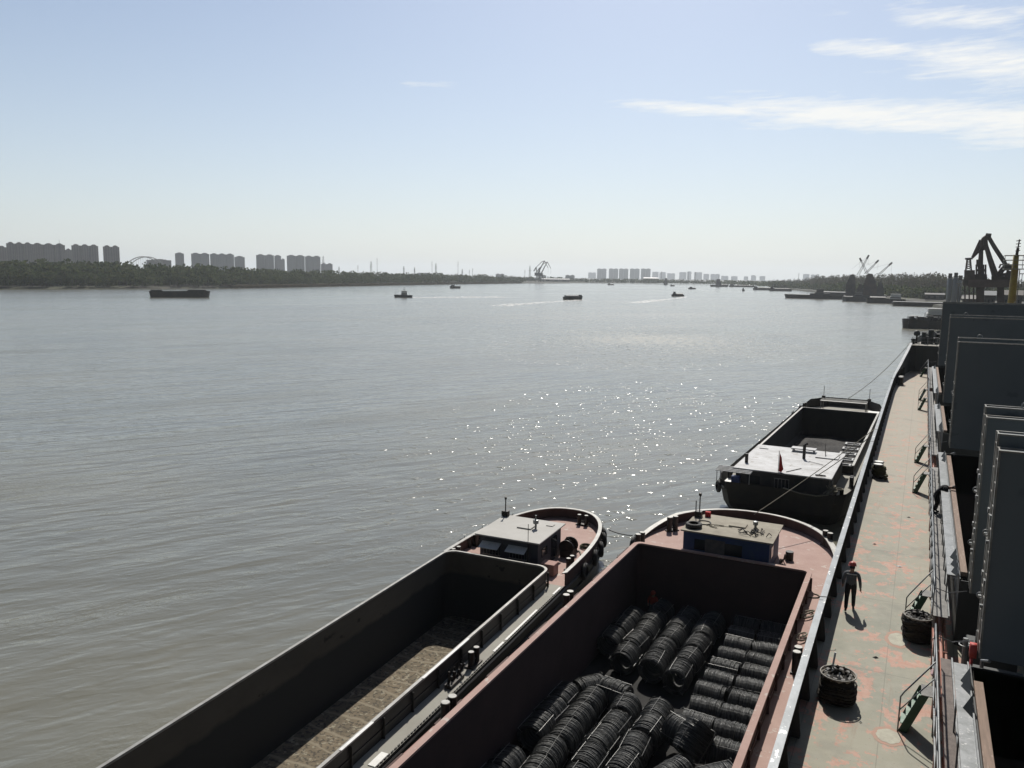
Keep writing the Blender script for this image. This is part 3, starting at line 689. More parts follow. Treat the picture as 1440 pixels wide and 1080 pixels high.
# forecastle
fc = MB()
fp = [(p[0] + .02, p[1]) for p in both if p[1] >= 117.9]
fc.prism(fp, 9.15, 9.2); fcs = fc.build('forecastle_deck', M['deck_grey'], ship)
b = MB(); b.box(fp[0][0], 23 - fp[0][0], 118, 118.05, DZ, 9.16)
for xx in (-.5, .35): b.tube([(xx, 117.95, DZ), (xx, 117.95, 9.1)], .05)
b.build('forecastle_bulkhead', M['ship_dark'], fcs)
b = MB(); vs = []
fr = [p for p in RAIL if p[1] >= 118]; fr = fr + [mirror(p) for p in fr[::-1][1:]]
for x, y, z in fr: vs += [(x, y, 9.1), (x, y, z + .02)]
b.add(vs, [(2 * i, 2 * i + 2, 2 * i + 3, 2 * i + 1) for i in range(len(fr) - 1)]); b.build('bow_bulwark', M['ship_dark'], fcs)
b = MB()
for xx in (-1.05, -.2, .8, 1.9, 3.0, 4.2, 6.0, 8.0): b.tube([(xx, 118.2, 9.2), (xx, 118.2, 10.2)], .03, 6)
for z in (9.7, 10.2): b.tube([(-1.05, 118.2, z), (12, 118.2, z)], .025, 6)
b.build('guard_rail', M['silver'], fcs)
b = MB(); b.lathe([(0, 0), (.12, 0), (.12, 1.0), (.36, 1.05), (.42, 1.3), (.36, 1.55), (.2, 1.72), (0, 1.76)], (-.55, 122, 9.2), 16)
b.lathe([(0, 0), (.2, 0), (.2, .5), (.3, .55), (.25, .72), (0, .8)], (-.95, 120, 9.2), 14)
b.build('mushroom_vent', M['ship_dark'], fcs, True)
b = MB()
for xx, yy, r_, h_ in ((.3, 121, .28, 1.6), (.75, 121.3, .2, 1.0), (1.15, 122, .34, 1.9), (1.9, 121.5, .22, .9)): b.lathe([(0, 0), (r_, 0), (r_, h_), (0, h_)], (xx, yy, 9.2), 14)
build_each(b, 'bitt_post', M['ship_dark'], fcs)
b = MB(); b.box(1.5, 4.2, 123, 124.6, 9.2, 9.9); b.lathe([(0, -1.2), (.55, -1.2), (.55, -1.1), (.32, -1.05), (.32, 1.05), (.55, 1.1), (.55, 1.2), (0, 1.2)], (2.9, 123.8, 10.2), 20, 'x')
b.prism([(1.3, 9.2), (5.2, 9.2), (5.2, 11.3), (4.6, 11.35)], 126.5, 126.7, 'y')
b.build('windlass', M['ship_dark'], fcs)
b = MB(); b.box(2.3, 2.75, 120.2, 120.5, 9.2, 10.1); b.box(4.8, 5.6, 120.4, 120.9, 9.2, 10.0); build_each(b, 'control_box', M['white_paint'], fcs)
# foremast
mb_ = MB(); mb_.lathe([(.50, 0), (.47, 5), (.42, 10.2), (.36, 10.3), (.33, 12.0), (.1, 12.0)], (10.3, 124.5, 9.2), 18)
mast = mb_.build('foremast', M['yellow'], ship, True)
b = MB(); b.tube([(10.35, 124.5, 21.1), (10.42, 124.5, 22.1)], .17); b.tube([(10.42, 124.5, 22.1), (10.5, 124.5, 23.2)], .08)
for z in (21.7, 22.2, 22.6, 23.0): b.tube([(10.15, 124.5, z), (10.7, 124.5, z + .08)], .05)
b.build('mast_top', M['crane_iron'], mast)
b = MB(); b.box(9.0, 12.1, 123.3, 125.7, 19.3, 19.4)
for z in (19.9, 20.5, 21.1): b.tube([(9.0, 123.3, z), (12.1, 123.3, z), (12.1, 125.7, z), (9.0, 125.7, z), (9.0, 123.3, z)], .035, 6)
for x_, y_ in ((9.0, 123.3), (10.0, 123.3), (11.0, 123.3), (12.1, 123.3), (12.1, 125.7), (9.0, 125.7)): b.tube([(x_, y_, 19.4), (x_, y_, 21.1)], .035, 6)
b.build('mast_platform', M['cover_edge'], mast)
b = MB()
for k in range(22): b.tube([(10.85, 124.2, 9.6 + k * .45), (10.85, 124.7, 9.6 + k * .45)], .03, 5)
b.tube([(10.85, 124.2, 9.3), (10.85, 124.2, 19.3)], .035, 5); b.tube([(10.85, 124.7, 9.3), (10.85, 124.7, 19.3)], .035, 5)
b.build('mast_ladder', M['cover_edge'], mast)
# ------------------------------------------------------------------ river barges
def outline(b, inset=0.0, sq=2.4, cham=0.0):
    """half-rounded stern at yE (local), straight sides down to y0"""
    x0, x1, yE = b['ox0'] + inset, b['ox1'] - inset, b['yE'] - inset
    ys = b.get('ys', 1.5); cx, hw = (x0 + x1) / 2, (x1 - x0) / 2; hh = yE - ys
    arc = []
    for i in range(33):
        t = math.pi * i / 32; c, s = math.cos(t), math.sin(t)
        arc.append((cx + hw * math.copysign(abs(c) ** (2 / sq), c), ys + hh * abs(s) ** (2 / sq)))
    return arc, x0, x1
def barge(b, name, label, mats, cat='barge', rnd=True):
    t = thing(name, (b['o'][0], b['o'][1], 0), label, cat, 'barges moored alongside the ship', b['rz'])
    arc, x0, x1 = outline(b, 0, b.get('sq', 2.4)); y0, dz, rim = b['y0'], b['deck'], b['rim']
    poly = [(x0, y0)] + [(x1, y0)] + arc            # right side then round to left
    h = MB(); n = len(poly); vs = []
    for x, y in poly: k = .97; vs += [(x * k, y * (.94 if y > 3 else 1), -1.3), (x, y, dz - .25), (x, y, dz - .004)]
    h.add(vs, [(3 * i + k, 3 * ((i + 1) % n) + k, 3 * ((i + 1) % n) + k + 1, 3 * i + k + 1) for i in range(n) for k in (0, 1)])
    h.build('hull', mats['hull'], t)
    # deck: ring around the hold
    hx0, hx1, hy0, hy1 = b['hx0'] - .06, b['hx1'] + .06, y0 + 1.2, 0.06
    d = MB()
    d.m = 0; d.add([(x0, y0, dz), (hx0, y0, dz), (hx0, hy1, dz), (x0, hy1, dz)], [(0, 1, 2, 3)])
    d.m = 1; d.add([(hx1, y0, dz), (x1, y0, dz), (x1, hy1, dz), (hx1, hy1, dz)], [(0, 1, 2, 3)])
    d.m = 0; d.add([(hx0, y0, dz), (hx1, y0, dz), (hx1, hy0, dz), (hx0, hy0, dz)], [(0, 1, 2, 3)])
    d.m = 2; far = [(x0, hy1), (x1, hy1)] + arc; d.add([(x, y, dz) for x, y in far], [list(range(len(far)))])
    d.build('deck', [mats['deck_l'], mats['deck_r'], mats['deck_e']], t)
    # hold: inside, coaming outside, rim
    ix0, ix1, iy0, iy1, fl = b['hx0'], b['hx1'], y0 + 1.3, 0.0, b['floor']
    def rr(x0, x1, y0, y1, r, z):
        out = []
        for cx, cy, a0 in ((x1 - r, y0 + r, -90), (x1 - r, y1 - r, 0), (x0 + r, y1 - r, 90), (x0 + r, y0 + r, 180)):
            for k in range(6): a = R(a0 + k * 18); out.append((cx + r * math.cos(a), cy + r * math.sin(a), z))
        return out
    rc_ = b.get('rc', .6); inn = MB(); A = rr(ix0, ix1, iy0, iy1, rc_, rim); B_ = rr(ix0, ix1, iy0, iy1, rc_, fl); n = len(A)
    inn.add(A + B_, [(i, (i + 1) % n, n + (i + 1) % n, n + i) for i in range(n)])
    hold = inn.build('hold_wall', mats['wall'], t)
    fl_ = MB(); fl_.add(B_, [list(range(n))]); fl_.build('hold_floor', mats['floor'], hold)
    out = MB(); cw = b.get('cw', .14); A = rr(ix0 - cw, ix1 + cw, iy0 - cw, iy1 + cw, rc_ + cw, rim - .05); B_ = rr(ix0 - cw, ix1 + cw, iy0 - cw, iy1 + cw, rc_ + cw, dz)
    out.add(A + B_, [(i, (i + 1) % n, n + (i + 1) % n, n + i) for i in range(n)])
    y = iy0
    while y < iy1:
        for xx, sg in ((ix0 - cw, -1), (ix1 + cw, 1)): out.box(min(xx, xx + sg * .1), max(xx, xx + sg * .1), y, y + .03, dz, rim - .12)
        y += 1.9
    out.box(ix1 + cw, ix1 + cw + .035, iy0 + .4, iy1 - .4, dz + .32, dz + .38); out.box(ix0 - cw - .035, ix0 - cw, iy0 + .4, iy1 - .4, dz + .32, dz + .38)
    co_ = out.build('coaming', mats['coam'], t)
    rim_ = MB(); a, c = rr(ix0 - cw - .03, ix1 + cw + .03, iy0 - cw - .03, iy1 + cw + .03, rc_ + cw, rim + .03), rr(ix0 + .02, ix1 - .02, iy0 + .02, iy1 - .02, rc_, rim + .03)
    lo = lambda P_: [(x, y, z - .09) for x, y, z in P_]
    rim_.add(a + c + lo(a) + lo(c), [(i, (i + 1) % n, n + (i + 1) % n, n + i) for i in range(n)] + [(i, 2 * n + i, 2 * n + (i + 1) % n, (i + 1) % n) for i in range(n)] + [(n + i, n + (i + 1) % n, 3 * n + (i + 1) % n, 3 * n + i) for i in range(n)])
    rim_.build('coaming_rim', mats['rim'], co_)
    # rubbing strake
    rs = MB(); 
    for z in (dz - .18, dz - .75): rs.tube([(x * 1.004, y, z) for x, y in [(x0, y0), (x0, -2)]] + [(x * 1.004, y, z) for x, y in arc[::-1]] + [(x1 * 1.004, y0, z)], .06, 6)
    rs.build('rubbing_strake', mats['hull'], t)
    return t, arc
def stern_bulwark(t, arc, b, h, m_in, m_cap, k0=0, k1=33, y_from=None, h_end=None):
    pts = arc[k0:k1]
    if y_from is not None:
        pts = ([(arc[0][0], y_from)] if k0 == 0 else []) + pts + ([(arc[-1][0], y_from)] if k1 >= 33 else [])
    bm_ = MB(); vs = []; n = len(pts)
    for i, (x, y) in enumerate(pts):
        f_ = 1.0 if h_end is None else h_end + (1 - h_end) * min(1, min(i, n - 1 - i) / 5)
        cx = (b['ox0'] + b['ox1']) / 2; z = b['deck'] + h * f_
        vs += [(x, y, b['deck'] - .05), (x, y, z), (cx + (x - cx) * .985, y - .06, z), (cx + (x - cx) * .985, y - .06, b['deck'])]
    bm_.add(vs, [(4 * i + k, 4 * i + 4 + k, 4 * i + 4 + (k + 1) % 4, 4 * i + (k + 1) % 4) for i in range(n - 1) for k in range(4)] + [(0, 1, 2, 3), (4 * n - 4, 4 * n - 3, 4 * n - 2, 4 * n - 1)])
    o = bm_.build('stern_bulwark', m_in, t)
    c = MB(); vs = []
    for i, (x, y) in enumerate(pts):
        f_ = 1.0 if h_end is None else h_end + (1 - h_end) * min(1, min(i, n - 1 - i) / 5)
        cx = (b['ox0'] + b['ox1']) / 2; z = b['deck'] + h * f_ + .004
        for kk in (1.01, .955): vs.append((cx + (x - cx) * kk, y + (.05 if kk > 1 else -.18), z))
        for kk in (.955, 1.01): vs.append((cx + (x - cx) * kk, y + (.05 if kk > 1 else -.18), z + .05))
    c.add(vs, [(4 * i + k, 4 * i + 4 + k, 4 * i + 4 + (k + 1) % 4, 4 * i + (k + 1) % 4) for i in range(n - 1) for k in range(4)] + [(0, 1, 2, 3), (4 * n - 4, 4 * n - 3, 4 * n - 2, 4 * n - 1)])
    c.build('bulwark_cap', m_cap, o); return o
def bitts(t, x, y, z, ang=0, r=.13, h=.62, cap=True):
    o = bpy.data.objects.new('mooring_bitts', None)
    b = MB(); b.box(-.42, .42, -.2, .2, 0, .07)
    for k in (-.24, .24): b.lathe([(0, 0), (r, 0), (r, h), (0, h)], (k, 0, .05), 12)
    b.tube([(-.24, 0, .2), (.24, 0, .3)], .05)
    o = b.build('mooring_bitts', M['black_iron'], t); o.location = (x, y, z); o.rotation_euler = (0, 0, ang)
    if cap:
        c = MB()
        for k in (-.24, .24): c.lathe([(0, 0), (r - .015, 0), (r - .015, .012), (0, .012)], (k, 0, h + .052), 12)
        build_each(c, 'bitt_cap', M['rim_grey'], o)
    return o

# --- the empty barge, furthest left
mA = dict(hull=M['hull_dark'], deck_l=M['deck_grey'], deck_r=M['deck_grey'], deck_e=M['deck_red_light'], wall=M['hold_dark'], coam=M['hull_dark'], rim=M['rim_grey'])
def sandfloor():
    m = mat('sandy_hold_floor', (.21, .17, .115), .95, c2=(.13, .108, .075), scale=.9, lo=.35, hi=.65, c3=(.30, .27, .20), s3=3.5, t3=.56, bump=.03, bscale=14)
    nt = m.node_tree; L = nt.links; p = nt.nodes['Principled BSDF']; src = p.inputs['Base Color'].links[0].from_socket
    # dark crumbs and scraped grooves across the hold
    g = nt.nodes.new('ShaderNodeTexCoord'); vo = nt.nodes.new('ShaderNodeTexNoise'); vo.inputs['Scale'].default_value = 6.5; vo.inputs['Detail'].default_value = 3
    L.new(g.outputs['Object'], vo.inputs['Vector']); r = nt.nodes.new('ShaderNodeValToRGB'); r.color_ramp.elements[0].position = .52; r.color_ramp.elements[1].position = .6
    L.new(vo.outputs['Fac'], r.inputs[0]); mx = nt.nodes.new('ShaderNodeMix'); mx.data_type = 'RGBA'
    ml = nt.nodes.new('ShaderNodeMath'); ml.operation = 'MULTIPLY'; ml.inputs[1].default_value = .75; L.new(r.outputs[0], ml.inputs[0]); L.new(ml.outputs[0], mx.inputs[0])
    L.new(src, mx.inputs[6]); mx.inputs[7].default_value = (.05, .044, .036, 1)
    wv = nt.nodes.new('ShaderNodeTexWave'); wv.bands_direction = 'Y'; wv.inputs['Scale'].default_value = .27; wv.inputs['Distortion'].default_value = 2.6; wv.inputs['Detail'].default_value = 3; wv.inputs['Detail Scale'].default_value = 2
    L.new(g.outputs['Object'], wv.inputs['Vector']); r2 = nt.nodes.new('ShaderNodeValToRGB'); r2.color_ramp.elements[0].position = .93; r2.color_ramp.elements[1].position = 1.0
    L.new(wv.outputs['Fac'], r2.inputs[0]); m2 = nt.nodes.new('ShaderNodeMix'); m2.data_type = 'RGBA'; L.new(r2.outputs[0], m2.inputs[0]); L.new(mx.outputs[2], m2.inputs[6]); m2.inputs[7].default_value = (.25, .215, .155, 1)
    L.new(m2.outputs[2], p.inputs['Base Color']); return m
mA['floor'] = sandfloor()
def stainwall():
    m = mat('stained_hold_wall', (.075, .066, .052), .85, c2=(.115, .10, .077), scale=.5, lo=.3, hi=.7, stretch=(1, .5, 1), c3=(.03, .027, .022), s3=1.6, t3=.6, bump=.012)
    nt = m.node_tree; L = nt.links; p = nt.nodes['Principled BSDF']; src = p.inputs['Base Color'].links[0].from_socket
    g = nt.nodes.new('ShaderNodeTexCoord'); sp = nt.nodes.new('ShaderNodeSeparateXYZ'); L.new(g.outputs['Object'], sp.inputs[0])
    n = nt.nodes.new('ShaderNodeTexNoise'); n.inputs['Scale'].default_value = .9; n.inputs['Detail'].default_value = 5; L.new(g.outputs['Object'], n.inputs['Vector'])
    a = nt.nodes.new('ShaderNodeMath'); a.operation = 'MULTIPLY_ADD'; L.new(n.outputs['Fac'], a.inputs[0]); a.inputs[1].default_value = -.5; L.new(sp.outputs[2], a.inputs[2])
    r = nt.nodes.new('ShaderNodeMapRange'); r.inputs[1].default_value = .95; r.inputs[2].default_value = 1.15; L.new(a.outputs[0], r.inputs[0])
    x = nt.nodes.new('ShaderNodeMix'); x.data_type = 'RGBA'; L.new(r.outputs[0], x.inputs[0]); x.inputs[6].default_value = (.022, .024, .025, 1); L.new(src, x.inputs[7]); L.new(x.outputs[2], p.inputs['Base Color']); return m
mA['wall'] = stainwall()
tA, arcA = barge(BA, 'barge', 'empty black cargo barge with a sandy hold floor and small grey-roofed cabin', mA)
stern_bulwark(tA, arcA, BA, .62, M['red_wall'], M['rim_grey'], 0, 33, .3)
# cabin
c = MB(); c.box(-1.75, 1.75, 1.15, 4.6, 1.6, 3.3); cab = c.build('cabin', M['cabin_navy'], tA)
c = MB(); c.box(-1.95, 1.95, .85, 4.85, 3.3, 3.38); rf = c.build('cabin_roof', M['roof_grey'], cab, bevel=.02)
c = MB(); c.box(-.25, .6, 2.8, 3.55, 3.385, 3.45); c.box(1.1, 1.5, 3.9, 4.3, 3.385, 3.42); build_each(c, 'roof_hatch', M['roof_grey'], cab)
c = MB(); c.lathe([(0, 0), (.06, 0), (.06, .25), (.16, .3), (.16, .5), (0, .55)], (.75, 3.2, 3.38), 12); c.tube([(.75, 3.2, 3.9), (.75, 3.2, 4.15)], .05); c.build('roof_vent', M['silver'], cab)
for x in (-1.05, .55):
    c = MB(); c.box(x - .45, x + .5, 1.11, 1.15, 2.25, 2.78); w_ = c.build('window', M['glass'], cab)
    c = MB()
    for k in range(6): c.box(x - .45 + k * .18, x - .44 + k * .18, 1.09, 1.105, 2.25, 2.78)
    c.box(x - .5, x + .55, 1.08, 1.145, 2.2, 2.25); c.build('window_bars', M['rim_grey'], w_)
    c = MB(); c.add([(x - .55, 1.14, 2.95), (x + .6, 1.14, 2.95), (x + .6, .62, 2.74), (x - .55, .62, 2.74), (x - .55, 1.14, 2.92), (x + .6, 1.14, 2.92), (x + .6, .62, 2.71), (x - .55, .62, 2.71)], [(0, 1, 2, 3), (7, 6, 5, 4), (0, 4, 5, 1), (1, 5, 6, 2), (2, 6, 7, 3), (3, 7, 4, 0)]); c.build('awning', M['white_paint'], cab)
c = MB(); c.box(1.75, 1.79, 1.7, 2.5, 2.3, 2.8); c.box(1.75, 1.79, 3.1, 3.9, 1.7, 3.0); build_each(c, 'side_window', M['glass'], cab)
c = MB(); c.tube([(1.25, .95, 3.3), (1.25, .95, 1.6)], .03); c.tube([(1.25, .95, 3.3), (1.25, .95, 4.35)], .018); c.tube([(-1.8, 4.6, 3.38), (-1.8, 4.6, 4.4)], .035); c.box(-2.0, -1.6, 4.45, 4.75, 3.38, 3.7); c.lathe([(0, 0), (.07, 0), (.07, .14), (0, .16)], (-1.8, 4.6, 4.4), 10); c.build('mast_lamp', M['black_iron'], tA)
# gear behind the cabin
c = MB(); c.lathe([(0, -.4), (.45, -.4), (.45, -.34), (.2, -.32), (.2, .32), (.45, .34), (.45, .4), (0, .4)], (2.25, 4.6, 2.15), 16, 'y'); c.box(1.9, 2.6, 4.1, 5.1, 1.6, 2.0)
for k in range(7): c.tube([(2.1 + .1 * k, 4.2 + .12 * k, 1.7), (2.2 + .05 * k, 4.4 + .1 * k, 2.75 - .1 * k)], .03)
c.build('anchor_winch', M['black_iron'], tA)
c = MB()
c.tube([(2.4 + .3 * t, 5.2 + .25 * math.sin(t * 2.2) - .1 * t, 1.64) for t in np.arange(0, 3.4, .2)], .05); c.build('deck_rope', M['rope'], tA, True)
c = MB(); c.torus((2.75, 6.2, 1.68), .32, .06); c.torus((2.75, 6.2, 1.76), .27, .05); c.build('rope_coil', M['rope_green'], tA, True)
c = MB(); c.box(1.95, 2.75, 1.0, 1.7, 1.6, 2.25); c.build('deck_box', M['deck_red'], tA, bevel=.02)
for x, y, a in ((-3.25, 1.1, 1.4), (-3.25, 3.9, 1.4), (3.1, 2.6, 1.5), (1.1, 10.3, 0), (3.35, -9.5, 1.57), (3.35, -22.5, 1.57)): bitts(tA, x, y, 1.6, a)
# bundle of fittings on the side deck and along the coaming; white painted strips along the edge
c = MB()
for k in range(9): c.tube([(3.30 + random.uniform(-.1, .1), -11.6 + k * .14, 1.62), (3.35 + random.uniform(-.15, .15), -11.5 + k * .14, 1.95 + random.uniform(0, .25))], .04)
c.box(3.2, 3.5, -11.7, -10.6, 1.6, 1.75); c.build('fairlead_roller', M['black_iron'], tA)
c = MB()
for a, b_ in ((-6.9, -3.3), (-8.1, -7.1), (-1.2, -.2), (-18.4, -17.3)): c.box(3.54, 3.64, a, b_, 1.604, 1.625)
c.box(3.36, 3.64, -17.1, -16.3, 1.604, 1.63); pass
c.box(2.89, 3.0, -12.9, -9.2, 2.532, 2.545); c.box(2.89, 3.0, -18.0, -16.2, 2.532, 2.545); build_each(c, 'white_strip', M['white_paint'], tA)
c = MB(); y = -33
while y < -.5: c.box(3.66, 3.70, y, y + .12, 1.604, 1.65); y += .21
tag(c.build('toe_edge', M['hull_dark'], tA), kind='stuff')

# --- the red barge with the wire coils
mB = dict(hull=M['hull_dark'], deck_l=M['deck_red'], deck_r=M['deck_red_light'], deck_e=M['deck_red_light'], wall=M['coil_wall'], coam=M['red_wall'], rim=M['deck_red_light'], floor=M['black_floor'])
BB['rc'] = .25; BB['sq'] = 2.2; BB['cw'] = .2
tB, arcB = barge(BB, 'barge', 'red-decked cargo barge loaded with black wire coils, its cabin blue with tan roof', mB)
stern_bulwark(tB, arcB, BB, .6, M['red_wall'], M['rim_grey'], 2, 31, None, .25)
c = MB(); cx0, cx1, cy0, cy1 = -2.25, 2.5, .75, 4.2
c.prism([(cx0, cy0), (cx1, cy0), (cx1, cy1), (cx0 + .6, cy1), (cx0, cy1 - .8)], 1.6, 3.32); cab = c.build('cabin', M['cabin_blue'], tB)
c = MB(); c.prism([(cx0 - .15, cy0 - .12), (cx1 + .18, cy0 - .12), (cx1 + .18, cy1 + .2), (cx0 + .5, cy1 + .2), (cx0 - .15, cy1 - .8)], 3.32, 3.4); c.build('cabin_roof', M['roof_tan'], cab)
c = MB(); c.box(-1.6, -1.0, cy0 - .03, cy0, 2.35, 2.95); c.box(.1, 1.05, cy0 - .03, cy0, 2.3, 2.95); c.box(cx1, cx1 + .03, 1.3, 2.0, 2.3, 2.9); build_each(c, 'window', M['glass'], cab)
c = MB(); c.box(-1.0, .1, cy0 - .025, cy0, 1.7, 3.05); c.build('door', mat('grey_door', (.10, .095, .09), .7, c2=(.15, .13, .12), scale=3), cab)
c = MB(); c.box(-.1, .85, 2.55, 3.3, 3.405, 3.47); c.build('roof_hatch', M['roof_tan'], cab, bevel=.015)
c = MB(); c.lathe([(0, 0), (.07, 0), (.07, .18), (.14, .22), (.14, .42), (0, .46)], (1.35, 2.9, 3.4), 12); c.build('roof_vent', M['silver'], cab)
c = MB(); c.torus((-1.5, 2.5, 3.43), .38, .03, 'z', 24); c.build('hoop', M['black_iron'], cab, True)
c = MB(); c.box(-2.3, -1.9, 3.4, 3.8, 3.4, 3.75); c.tube([(-2.05, 3.6, 3.7), (-2.05, 3.6, 4.7)], .035); c.lathe([(0, 0), (.09, 0), (.09, .16), (0, .18)], (-2.05, 3.6, 4.7), 10); c.tube([(-2.25, 3.5, 3.7), (-2.25, 3.5, 4.4)], .03); c.build('mast_lamp', M['black_iron'], cab)
c = MB(); c.box(-1.75, -1.45, 3.75, 4.0, 3.4, 3.7); c.build('red_lamp_box', M['flag'], cab)
c = MB()
for k in range(16):
    x, y = 1.3 + random.uniform(-.2, .9), 1.5 + random.uniform(-.3, .7); a = random.uniform(0, 3.14); l = random.uniform(.3, .8)
    c.tube([(x, y, 3.44), (x + l * .5 * math.cos(a), y + l * .5 * math.sin(a), 3.5 + random.uniform(0, .2)), (x + l * math.cos(a), y + l * math.sin(a), 3.46)], .025, 6)
c.build('scrap_rods', M['black_iron'], cab)
c = MB()
for k in range(7):
    x, y = -.9 + random.uniform(-.5, .4), 2.0 + random.uniform(-.3, .4)
    c.tube([(x, y, 3.43), (x + random.uniform(.3, .9), y + random.uniform(-.3, .3), 3.43)], .015, 5)
c.build('loose_canes', M['rope'], cab)
for x, y, a in ((-5.0, 1.4, 1.35), (-4.2, 5.6, .95), (4.9, 7.2, -.9), (5.35, -9.9, 1.57), (-5.25, -9, 1.57), (-5.25, -20, 1.57), (5.35, -21, 1.57)): bitts(tB, x, y, 1.6, a, .17, .88)
c = MB()
for k in range(8): c.tube([(2.75 + .03 * k, 1.2 + .35 * k, 1.62), (2.8 + .04 * k, 1.25 + .3 * k, 2.1 - .1 * (k % 3))], .035, 6)
c.lathe([(0, 0), (.22, 0), (.22, .5), (0, .5)], (3.2, 3.7, 1.6), 12); c.box(3.0, 3.4, 1.6, 2.0, 1.6, 1.8); c.build('deck_gear', M['black_iron'], tB)
c = MB(); c.box(3.0, 3.45, .6, 1.0, 1.6, 1.9); c.build('orange_crate', M['orange'], tB)
c = MB(); c.tube([(-4.2 + .4 * t, 2.0 + .1 * t + .15 * math.sin(t * 3), 1.63) for t in np.arange(0, 4.5, .2)], .025, 6)
c.tube([(5.0 + .35 * math.sin(t), -1.3 + .3 * math.cos(t * .9), 1.63) for t in np.arange(0, 5, .25)], .03, 6)
c.tube([(5.1 + .25 * math.sin(t * 1.3), -4.1 + .5 * math.cos(t), 1.66 + .02 * t) for t in np.arange(0, 9, .3)], .04, 6)
c.tube([(5.15 + .2 * math.sin(t * 1.1), -6.8 + .4 * math.cos(t), 1.66 + .02 * t) for t in np.arange(0, 9, .3)], .04, 6); c.build('deck_rope', M['rope'], tB, True)
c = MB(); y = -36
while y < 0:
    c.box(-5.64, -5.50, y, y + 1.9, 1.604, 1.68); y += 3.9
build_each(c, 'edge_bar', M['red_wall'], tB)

# --- the dark barge ahead with the silver-white roof: its cabin end faces us
BC['rc'] = .4; BC['sq'] = 3.0
tC = thing('barge', (BC['o'][0], BC['o'][1], 0), 'black barge with a big silver-white cabin roof and small red flag', 'barge', 'barges moored alongside the ship', BC['rz'])
x0, x1 = -4.75, 4.75; L_ = 48.0
pl = [(x0 + .9, .1), (x1 - .9, .1), (x1 - .25, .9), (x1, 2.4), (x1, 42), (x1 - .8, 45), (x1 - 2.4, L_), (x0 + 2.4, L_), (x0 + .8, 45), (x0, 42), (x0, 2.4), (x0 + .25, .9)]
def shp(y): return 2.75 + .25 * max(0, (y - 38) / 10) if y < 3 else 1.8 + .9 * max(0, (y - 38) / 10)
h = MB(); n = len(pl); vs = []
for x, y in pl:
    z = 2.5 if y < 3 else 1.8 + (1.1 if y > 44 else .4 if y > 41 else 0)
    vs += [(x * .74, max(y, 0) + (1.6 if y < 3 else 0) - (2.5 if y > 44 else 0), -1.2), (x * (.93 if y < 3 else 1), y + (.35 if y < 3 else 0), .75), (x, y, z)]
h.add(vs, [(3 * i + k, 3 * ((i + 1) % n) + k, 3 * ((i + 1) % n) + k + 1, 3 * i + k + 1) for i in range(n) for k in (0, 1)]); h.build('hull', M['hull_dark'], tC)
d = MB(); hx0, hx1, hy0, hy1 = -4.1, 4.0, 10.6, 40.0
for q in ([(x0 + .9, .3), (x1 - .9, .3), (x1 - .1, 2.4), (x1, hy0), (x0, hy0), (x0 + .1, 2.4)], [(x0, hy0), (hx0, hy0), (hx0, hy1), (x0, hy1)], [(hx1, hy0), (x1, hy0), (x1, hy1), (hx1, hy1)], [(x0, hy1), (x1, hy1), (x1, 42), (x1 - .8, 45), (x1 - 2.4, L_), (x0 + 2.4, L_), (x0 + .8, 45), (x0, 42)]):
    d.add([(x, y, 1.8) for x, y in q], [list(range(len(q)))])
d.build('deck', M['deck_grey'], tC)
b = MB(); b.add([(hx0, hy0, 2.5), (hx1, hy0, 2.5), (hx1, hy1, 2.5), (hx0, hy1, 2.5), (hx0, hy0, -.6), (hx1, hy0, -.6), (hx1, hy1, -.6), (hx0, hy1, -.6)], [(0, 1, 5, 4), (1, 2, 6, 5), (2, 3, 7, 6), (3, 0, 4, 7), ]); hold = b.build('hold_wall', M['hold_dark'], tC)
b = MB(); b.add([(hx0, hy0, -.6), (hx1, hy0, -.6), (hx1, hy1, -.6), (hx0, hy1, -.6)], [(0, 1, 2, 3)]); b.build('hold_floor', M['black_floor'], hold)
b = MB(); cw = .14
for q in ((hx0 - cw, hx0 - .01, hy0 - cw, hy1 + cw), (hx1 + .01, hx1 + cw, hy0 - cw, hy1 + cw), (hx0, hx1, hy0 - cw, hy0 - .01), (hx0, hx1, hy1 + .01, hy1 + cw)): b.box(q[0], q[1], q[2], q[3], 1.8, 2.48)
co_ = b.build('coaming', M['hull_dark'], tC)
b = MB()
for q in ((hx0 - cw - .03, hx0 + .02, hy0 - cw, hy1 + cw), (hx1 - .02, hx1 + cw + .03, hy0 - cw, hy1 + cw), (hx0 + .02, hx1 - .02, hy1 - .02, hy1 + cw)): b.box(q[0], q[1], q[2], q[3], 2.485, 2.56)
b.build('coaming_rim', M['rim_grey'], co_)
b = MB(); b.box(-3.3, 3.3, .9, 10.2, 1.8, 3.4); cab = b.build('cabin', mat('black_cabin_wall', (.03, .032, .032), .7, c2=(.06, .055, .05), scale=1.5), tC)
b = MB(); b.box(-3.5, 3.5, .7, 10.4, 3.4, 3.5); b.build('cabin_roof', M['roof_white'], cab, bevel=.02)
b = MB(); b.box(-.6, 1.3, 8.9, 9.8, 3.72, 3.8); b.box(-.5, -.4, 9, 9.7, 3.5, 3.72); b.box(1.1, 1.2, 9, 9.7, 3.5, 3.72); b.box(1.5, 3.2, 7.4, 8.9, 3.504, 3.58); b.box(-3.1, -2.4, 8.7, 8.85, 3.504, 3.56); b.box(2.3, 3.0, 1.3, 1.45, 3.504, 3.6); build_each(b, 'roof_panel', M['roof_white'], cab)
b = MB(); b.tube([(.75, 6.6, 3.5), (.75, 6.6, 4.6), (.95, 6.7, 4.72)], .12); b.tube([(-2.95, 2.9, 3.5), (-2.95, 2.9, 4.2)], .13); build_each(b, 'stove_pipe', M['black_iron'], cab)
